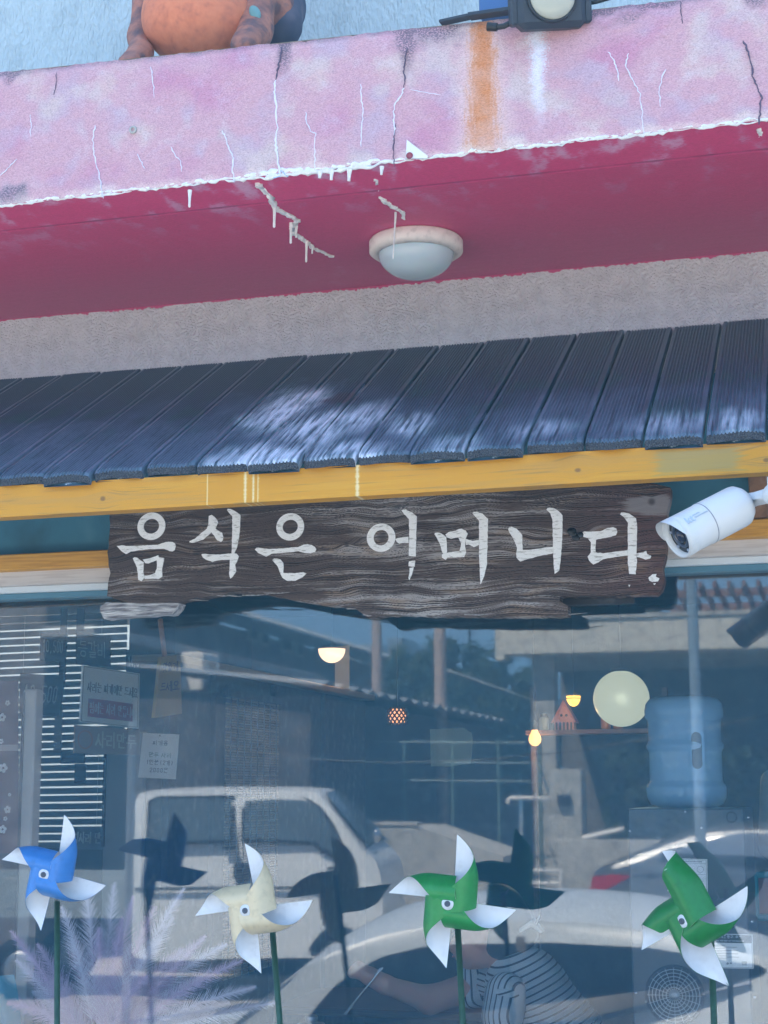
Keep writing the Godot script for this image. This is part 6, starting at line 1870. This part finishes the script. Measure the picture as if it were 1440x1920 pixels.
func street_buildings() -> void:
	# low building on the left with a corrugated eave, in its own shade
	var x := -9.0
	var e0 := MX(430, 1134, x)
	var e1 := MX(745, 1247, x)
	var y := (e0.y + e1.y) * 0.5
	var b := thing("eave_building", "dark low building with a long corrugated eave across the street", "building", Vector3(-11.5, STREET, 20))
	var wall := relief(grime(c8(108, 104, 106), 0.2, 0.6, 0.9, 101), mats.bump, 0.3)
	put("wall", B.new().span(Vector3(-14, STREET, 14.2), Vector3(x - 0.35, y - 0.15, e1.z + 10.0)).mesh(), wall, b)
	var rf := B.new()
	var zz := 13.8
	var lastz := e1.z + 10.4
	var k := 0
	while zz < lastz:
		var n := minf(zz + 0.22, lastz)
		rf.quad(Vector3(x, y, zz), Vector3(x, y + 0.045, zz + 0.11), Vector3(x - 2.4, y + 0.845, zz + 0.11), Vector3(x - 2.4, y + 0.8, zz))
		rf.quad(Vector3(x, y + 0.045, zz + 0.11), Vector3(x, y, n), Vector3(x - 2.4, y + 0.8, n), Vector3(x - 2.4, y + 0.845, zz + 0.11))
		zz += 0.22
	put("corrugated_roof", rf.mesh(), mat(c8(176, 182, 186), 0.4, 0.3), b)
	put("fascia", B.new().span(Vector3(x - 0.04, y - 0.2, 13.8), Vector3(x - 0.01, y - 0.005, lastz)).mesh(), mats.dark, b)
	for q in [[462, 1172, 478, 1205], [485, 1178, 500, 1214], [524, 1190, 543, 1226], [552, 1200, 566, 1234], [590, 1215, 606, 1244], [640, 1232, 652, 1256]]:
		var a := MX(q[0], q[1], x - 0.35)
		var e := MX(q[2], q[3], x - 0.35)
		var wn := put("window", B.new().span(Vector3(x - 0.36, e.y, a.z), Vector3(x - 0.3, a.y, e.z)).mesh(), mat(c8(150, 144, 140), 0.6), b)
		put("pane", B.new().span(Vector3(x - 0.31, e.y + 0.05, a.z + 0.06), Vector3(x - 0.295, a.y - 0.05, e.z - 0.06)).mesh(), mats.car_glass, wn, true)
	var c0 := MX(360, 1212, x + 0.4)
	put("canopy_rail", B.new().span(Vector3(x - 0.3, c0.y - 0.14, 14.0), Vector3(x + 0.4, c0.y, MX(610, 1288, x + 0.4).z), 0.01).mesh(), grime(c8(150, 150, 152), 0.1, 1.0, 0.7, 102), b)
	var s0 := MX(381, 1222, x + 0.75)
	var s1 := MX(412, 1300, x + 0.75)
	var sg := thing("wall_sign", "pale upright sign box fixed on the dark low building", "sign", s0)
	var im := page(80, 220, c8(190, 196, 196))
	write(im, "식당", Vector2(18, 40), Vector2(40, 60), c8(96, 104, 112), 6, 0.0)
	write(im, "맛", Vector2(18, 120), Vector2(40, 60), c8(96, 104, 112), 6, 0.0)
	put("box", B.new().span(Vector3(x + 0.41, s1.y, s0.z), Vector3(x + 0.745, s0.y, s1.z), 0.02).mesh(), mats.white, sg)
	put("face", sheet(Vector3(x + 0.75, s1.y + 0.04, s1.z - 0.05), Vector3(x + 0.75, s1.y + 0.04, s0.z + 0.05), Vector3(x + 0.75, s0.y - 0.04, s0.z + 0.05), Vector3(x + 0.75, s0.y - 0.04, s1.z - 0.05), 0.003), print_mat(im), sg)
	# shed lower down the lane, its roof edge running away from the glass
	var xs := -5.6
	var f0 := MX(742, 1302, xs)
	var f1 := MX(990, 1372, xs)
	var sh := thing("lane_shed", "long dark shed with a corrugated roof edge beyond the truck", "shed", Vector3(-7.0, STREET, (f0.z + f1.z) * 0.5))
	var fy := (f0.y + f1.y) * 0.5
	put("wall", B.new().span(Vector3(xs - 2.4, STREET, f0.z - 3.0), Vector3(xs - 0.2, fy - 0.1, f1.z)).mesh(), grime(c8(78, 80, 86), 0.25, 0.5, 0.9, 103), sh)
	var sr := B.new()
	zz = f0.z - 3.2
	while zz < f1.z:
		sr.quad(Vector3(xs, fy, zz), Vector3(xs, fy + 0.07, zz + 0.3), Vector3(xs - 2.6, fy + 0.35, zz + 0.3), Vector3(xs - 2.6, fy + 0.3, zz))
		sr.quad(Vector3(xs, fy + 0.07, zz + 0.3), Vector3(xs, fy, zz + 0.6), Vector3(xs - 2.6, fy + 0.3, zz + 0.6), Vector3(xs - 2.6, fy + 0.35, zz + 0.3))
		zz += 0.6
	put("corrugated_roof", sr.mesh(), mat(c8(150, 156, 162), 0.5, 0.2), sh)
	# the concrete block opposite, with its beam, deep porch and pergola
	var d := 17.0
	var lo := M(1100, 1224, d).y
	var hi := M(1100, 1162, d).y
	var lx := M(928, 1190, d).x
	var cb2 := thing("porch_building", "concrete building opposite with a pale beam over a deep porch", "building", Vector3(1, STREET, d))
	var pale := relief(grime(c8(206, 204, 194), 0.2, 1.6, 0.95, 104), mats.pebble, 1.0)
	put("beam", B.new().span(Vector3(lx, lo, d), Vector3(7.0, hi, d + 0.35), 0.01).mesh(), pale, cb2)
	put("beam_end", B.new().span(Vector3(lx, lo - 0.06, d - 0.01), Vector3(lx + 0.12, lo, d + 0.34)).mesh(), pale, cb2)
	put("porch_ceiling", B.new().span(Vector3(lx + 0.1, lo + 0.1, d + 0.36), Vector3(7.0, hi - 0.02, d + 5.0)).mesh(), mats.concrete, cb2)
	put("back_wall", B.new().span(Vector3(lx + 0.1, STREET, d + 4.6), Vector3(7.0, lo + 0.1, d + 5.0)).mesh(), grime(c8(112, 110, 108), 0.15, 0.5, 0.9, 105), cb2)
	for px in [1010.0, 1560.0]: put("column", B.new().box(Vector3(M(px, 1300, d).x, (lo + STREET) * 0.5, d + 0.5), Vector3(0.3, lo - STREET, 0.3), Basis.IDENTITY, 0.01).mesh(), mats.concrete, cb2)
	var sill := B.new()
	sill.span(Vector3(lx - 0.02, hi + 0.001, d - 0.03), Vector3(7.0, hi + 0.06, d + 0.4), 0.01)
	put("coping", sill.mesh(), mats.concrete, cb2)
	for i in 14:
		var r := B.new()
		var p := Vector3(lerpf(M(1080, 1160, d).x, M(1240, 1160, d).x, rng.randf()), hi + 0.06, d + 0.15)
		r.ball(p + Vector3(0, 0.08, 0), Vector3(0.07, rng.randf_range(0.06, 0.12), 0.07), 8, 6)
		put("planting", r.mesh(), mat(c8(52, 66, 50), 0.9), cb2)
	var pg := thing("pergola", "rusty timber pergola on the roof of the concrete building", "pergola", Vector3(M(1350, 1130, d).x, hi, d + 1.5))
	var timber := grime(c8(126, 92, 84), 0.2, 1.0, 0.8, 106)
	var gx0 := M(1236, 1130, d).x
	var gy := M(1350, 1100, d).y
	put("cross_beam", B.new().span(Vector3(gx0, gy - 0.13, d + 1.6), Vector3(6.0, gy - 0.03, d + 1.7)).mesh(), timber, pg)
	put("cross_beam", B.new().span(Vector3(gx0, gy - 0.13, d + 3.6), Vector3(6.0, gy - 0.03, d + 3.7)).mesh(), timber, pg)
	put("cross_beam", B.new().span(Vector3(gx0, gy - 0.13, d - 0.05), Vector3(6.0, gy - 0.03, d + 0.05)).mesh(), timber, pg)
	for i in 36:
		var rx := gx0 + i * 0.18
		put("rafter", B.new().span(Vector3(rx - 0.025, gy - 0.029, d - 0.2), Vector3(rx + 0.025, gy + 0.05, d + 3.9)).mesh(), timber, pg)
	for px in [1262.0, 1480.0]: put("post", B.new().span(Vector3(M(px, 1150, d).x - 0.04, hi + 0.061, d + 0.02), Vector3(M(px, 1150, d).x + 0.04, gy - 0.131, d + 0.1)).mesh(), timber, pg)

func crown_tree(px: float, py: float, out: float, rx: float, ry: float, label: String, green: Color) -> void:
	var c := M(px, py, out)
	var t := thing("tree", label, "tree", Vector3(c.x, STREET, out), "trees mirrored behind the fence")
	var tr := B.new()
	tr.tube([Vector3(0, 0, 0), Vector3(0.05, (c.y - STREET) * 0.5, 0), Vector3(0, c.y - STREET, 0)], [0.16, 0.12, 0.05], 10)
	for i in 6:
		var g := TAU * i / 6.0
		tr.tube([Vector3(0.04, (c.y - STREET) * 0.6, 0), Vector3(cos(g) * rx * 0.6, c.y - STREET + rng.randf_range(-0.3, 0.4) * ry, sin(g) * rx * 0.6)], [0.06, 0.02], 6)
	put("trunk", tr.mesh(), mats.brown, t, true)
	var k := B.new()
	for q in 26:
		var o := Vector3(rng.randf_range(-1, 1), rng.randf_range(-1, 1), rng.randf_range(-1, 1))
		if o.length() > 1.0: o = o.normalized()
		o *= Vector3(rx, ry, rx) * 0.8
		var rr := rx * rng.randf_range(0.22, 0.42)
		for l in 95:
			var dv := Vector3(rng.randfn(), rng.randfn(), rng.randfn()).normalized()
			var a := o + dv * rr * rng.randf_range(0.5, 1.05)
			var s := rx * 0.06 * rng.randf_range(0.7, 1.4)
			var u := dv.cross(Vector3(rng.randfn(), rng.randfn(), rng.randfn())).normalized() * s
			var v := dv.cross(u).normalized() * s * 0.6 + dv * s * 0.3
			k.tri(a - u, a + v, a + u)
			k.tri(a - u, a + u, a - v)
	var o := put("crown", k.mesh(), mat(green, 0.8), t, true)
	o.position = Vector3(0, c.y - STREET, 0)

func street_small() -> void:
	crown_tree(776, 1275, 27.0, 0.75, 0.75, "pale green tree left of the pink pole", c8(58, 76, 44))
	crown_tree(868, 1285, 26.0, 1.0, 1.0, "tall dark green tree right of the pink pole", c8(34, 56, 38))
	crown_tree(935, 1335, 25.5, 1.0, 0.95, "dark green tree beside the corner of the pale beam", c8(38, 58, 38))
	crown_tree(985, 1385, 25.0, 1.0, 1.0, "low dark tree beneath the pale beam corner", c8(30, 50, 34))
	crown_tree(815, 1335, 26.5, 1.1, 0.8, "low bushy tree at the foot of the pink pole", c8(32, 52, 36))
	# a distant pale block behind the trees
	var fb := thing("distant_block", "small pale block of flats far behind the trees", "building", M(690, 1240, 60.0))
	var f0 := M(640, 1210, 60.0)
	var f1 := M(712, 1300, 60.0)
	put("wall", B.new().span(Vector3(f0.x, STREET, 60), Vector3(f1.x, f0.y, 64)).mesh(), grime(c8(170, 168, 168), 0.1, 0.2, 0.9, 110), fb)
	put("tower", B.new().span(Vector3(M(714, 1200, 60.0).x, STREET, 61), Vector3(M(742, 1200, 60.0).x, M(714, 1192, 60.0).y, 64)).mesh(), grime(c8(124, 128, 136), 0.1, 0.2, 0.9, 111), fb)
	for i in 4:
		for j in 3: put("window", B.new().span(Vector3(f0.x + 0.18 + i * 0.36, f0.y - 0.35 - j * 0.5, 59.94), Vector3(f0.x + 0.4 + i * 0.36, f0.y - 0.12 - j * 0.5, 60.01)).mesh(), mats.car_glass, fb)
	# poles
	var pinkw := grime(c8(176, 158, 150), 0.15, 1.5, 0.8, 112)
	for q in [[707, 1290, 21.0, 0.085, "pinkish timber pole nearest the half dome lamp", pinkw], [826, 1322, 20.0, 0.095, "taller pinkish timber pole in front of the trees", pinkw], [1305, 1330, 9.0, 0.042, "slim grey steel pole in front of the pergola", mat(c8(150, 172, 190), 0.35, 0.4)]]:
		var p := M(q[0], q[1], q[2])
		var k := B.new()
		k.tube([Vector3(0, 0, 0), Vector3(0.0, 7.5, 0.0)], [q[3] * 1.1, q[3] * 0.9], 12)
		var o := thing("pole", q[4], "pole", Vector3(p.x, STREET, q[2]), "poles along the street")
		put("shaft", k.mesh(), q[5], o, true)
		put("cap", B.new().ball(Vector3(0, 7.5, 0), Vector3.ONE * q[3] * 1.1, 10, 6).mesh(), mats.dark, o, true)
	var mast := thing("antenna_mast", "thin antenna mast with short rungs against the sky", "mast", Vector3(M(881, 1240, 30.0).x, STREET, 30.0))
	var top := M(881, 1140, 30.0).y - STREET + 0.6
	put("shaft", B.new().tube([Vector3.ZERO, Vector3(0, top, 0)], 0.035, 8).mesh(), mats.dark, mast, true)
	for i in 7: put("rung", B.new().span(Vector3(0.03, top - 0.7 - i * 0.16, -0.015), Vector3(0.14, top - 0.68 - i * 0.16, 0.015)).mesh(), mats.dark, mast, true)
	# wire fence
	var d := 16.5
	var fe := thing("wire_fence", "low wire fence with thin posts between truck and pillar", "fence", Vector3(M(800, 1450, d).x, STREET, d))
	for px in [648.0, 758.0, 848.0, 934.0, 1012.0]: put("post", B.new().tube([Vector3(M(px, 1450, d).x, STREET, d), Vector3(M(px, 1388, d).x, M(px, 1388, d).y, d)], 0.022, 8).mesh(), mat(c8(110, 136, 132), 0.5, 0.3), fe)
	for py in [1390.0, 1428.0, 1462.0]: put("wire", B.new().tube([M(590, py, d), M(1014, py + 3, d)], 0.01, 6).mesh(), mat(c8(140, 158, 164), 0.5, 0.3), fe)
	# gate pillar with a meter box, wall, ramp and rails
	d = 15.8
	var gp := thing("gate_pillar", "concrete gate pillar with a small dark meter box", "pillar", Vector3(M(1060, 1500, d).x, STREET, d))
	put("pillar", B.new().span(Vector3(M(1030, 1500, d).x, STREET, d), Vector3(M(1090, 1500, d).x, M(1060, 1443, d).y, d + 0.4), 0.01).mesh(), mats.concrete, gp)
	put("meter_box", B.new().span(Vector3(M(1046, 1500, d).x, M(1046, 1512, d).y, d - 0.08), Vector3(M(1072, 1500, d).x, M(1046, 1490, d).y, d - 0.002), 0.02).mesh(), mats.dark, gp)
	put("pipe", B.new().tube([M(952, 1507, d), M(953, 1499, d), M(958, 1496, d), M(1030, 1497, d)], 0.022, 10).mesh(), mats.white, gp)
	var lw := thing("low_wall", "low concrete wall right of the gate pillar", "wall", Vector3(M(1250, 1600, d).x, STREET, d))
	put("wall", B.new().span(Vector3(M(1050, 1600, d).x, STREET, d - 0.25), Vector3(5.0, M(1100, 1574, d).y, d - 0.05), 0.01).mesh(), mats.concrete, lw)
	put("handrail", B.new().tube([M(1092, 1572, d), M(1170, 1554, d)], 0.03, 8).mesh(), mats.white, lw)
	var hedge := thing("hedge", "dark clipped hedge above the low concrete wall", "hedge", Vector3(M(1250, 1500, d).x, STREET, d + 1.2))
	var hk := B.new()
	for i in 5000:
		var p := Vector3(rng.randf_range(M(1110, 1500, d).x, 4.5), rng.randf_range(STREET, M(1200, 1400, d).y), d + 1.0 + rng.randf_range(-0.25, 0.25))
		var u := Vector3(rng.randfn(), rng.randfn(), rng.randfn()).normalized() * 0.07
		var v := u.cross(Vector3(rng.randfn(), rng.randfn(), rng.randfn())).normalized() * 0.05
		hk.tri(p - u, p + v, p + u)
	put("leaves", hk.mesh(), mat(c8(50, 68, 52), 0.85), hedge)
	d = 14.6
	var rp := thing("loading_ramp", "concrete loading ramp sloping down beside the truck", "ramp", Vector3(M(790, 1600, d).x, STREET, d))
	var pl := PackedVector2Array()
	for q in [[628, 1548], [783, 1550], [943, 1606], [943, 1626], [943, 1760], [628, 1760]]:
		var p := M(q[0], q[1], d)
		pl.append(Vector2(p.x, maxf(p.y, STREET)))
	put("block", B.new().prism(pl, d, d + 1.4).mesh(), mats.concrete, rp)
	put("kerb", B.new().span(Vector3(M(628, 1550, d).x, M(628, 1548, d).y, d - 0.02), Vector3(M(783, 1550, d).x, M(628, 1541, d).y, d + 0.2), 0.005).mesh(), mats.concrete, rp)
	var gr := thing("guard_rail", "pair of thin white rails beside the loading ramp", "rail", Vector3(M(1015, 1640, d).x, STREET, d))
	for py in [1631.0, 1655.0]: put("rail", B.new().tube([M(972, py, d), M(1052, py + 2, d)], 0.018, 8).mesh(), mats.white, gr)
	for px in [973.0, 1050.0]: put("post", B.new().tube([M(px, 1628, d), Vector3(M(px, 1628, d).x, STREET, d)], 0.02, 8).mesh(), mats.white, gr)
	# slack cable across the street
	var ck := B.new()
	var pts := []
	for q in [[250, 1372], [370, 1393], [480, 1410], [600, 1425], [740, 1431], [900, 1425], [1080, 1408], [1320, 1368], [1440, 1340], [1600, 1296], [1760, 1245]]: pts.append(M(q[0], q[1], 10.0))
	ck.tube(pts, 0.008, 6)
	tag(put("overhead_cable", ck.mesh(), mats.black), "slack black cable strung across the mirrored street", "cable")
	var w2 := B.new()
	w2.tube([M(840, 1257, 12.0), M(1015, 1318, 20.0)], 0.012, 6)
	tag(put("overhead_wire", w2.mesh(), mats.white), "pale wire running from the tall pink pole towards the porch", "wire")
	for i in 2:
		var p := M([1300.0, 250.0][i], 1300, 10.0)
		var o := thing("cable_post", ["steel post carrying the right end of the slack cable", "steel post carrying the left end of the slack cable"][i], "post", Vector3(M([1760.0, 250.0][i], 1300, 10.0).x, STREET, 10.0), "posts of the slack cable")
		put("shaft", B.new().tube([Vector3.ZERO, Vector3(0, M([1760.0, 250.0][i], [1245.0, 1372.0][i], 10.0).y - STREET + 0.1, 0)], 0.04, 10).mesh(), mats.steel, o, true)
		put("hook", B.new().ball(Vector3(0, M([1760.0, 250.0][i], [1245.0, 1372.0][i], 10.0).y - STREET, 0), Vector3.ONE * 0.05, 8, 6).mesh(), mats.dark, o, true)
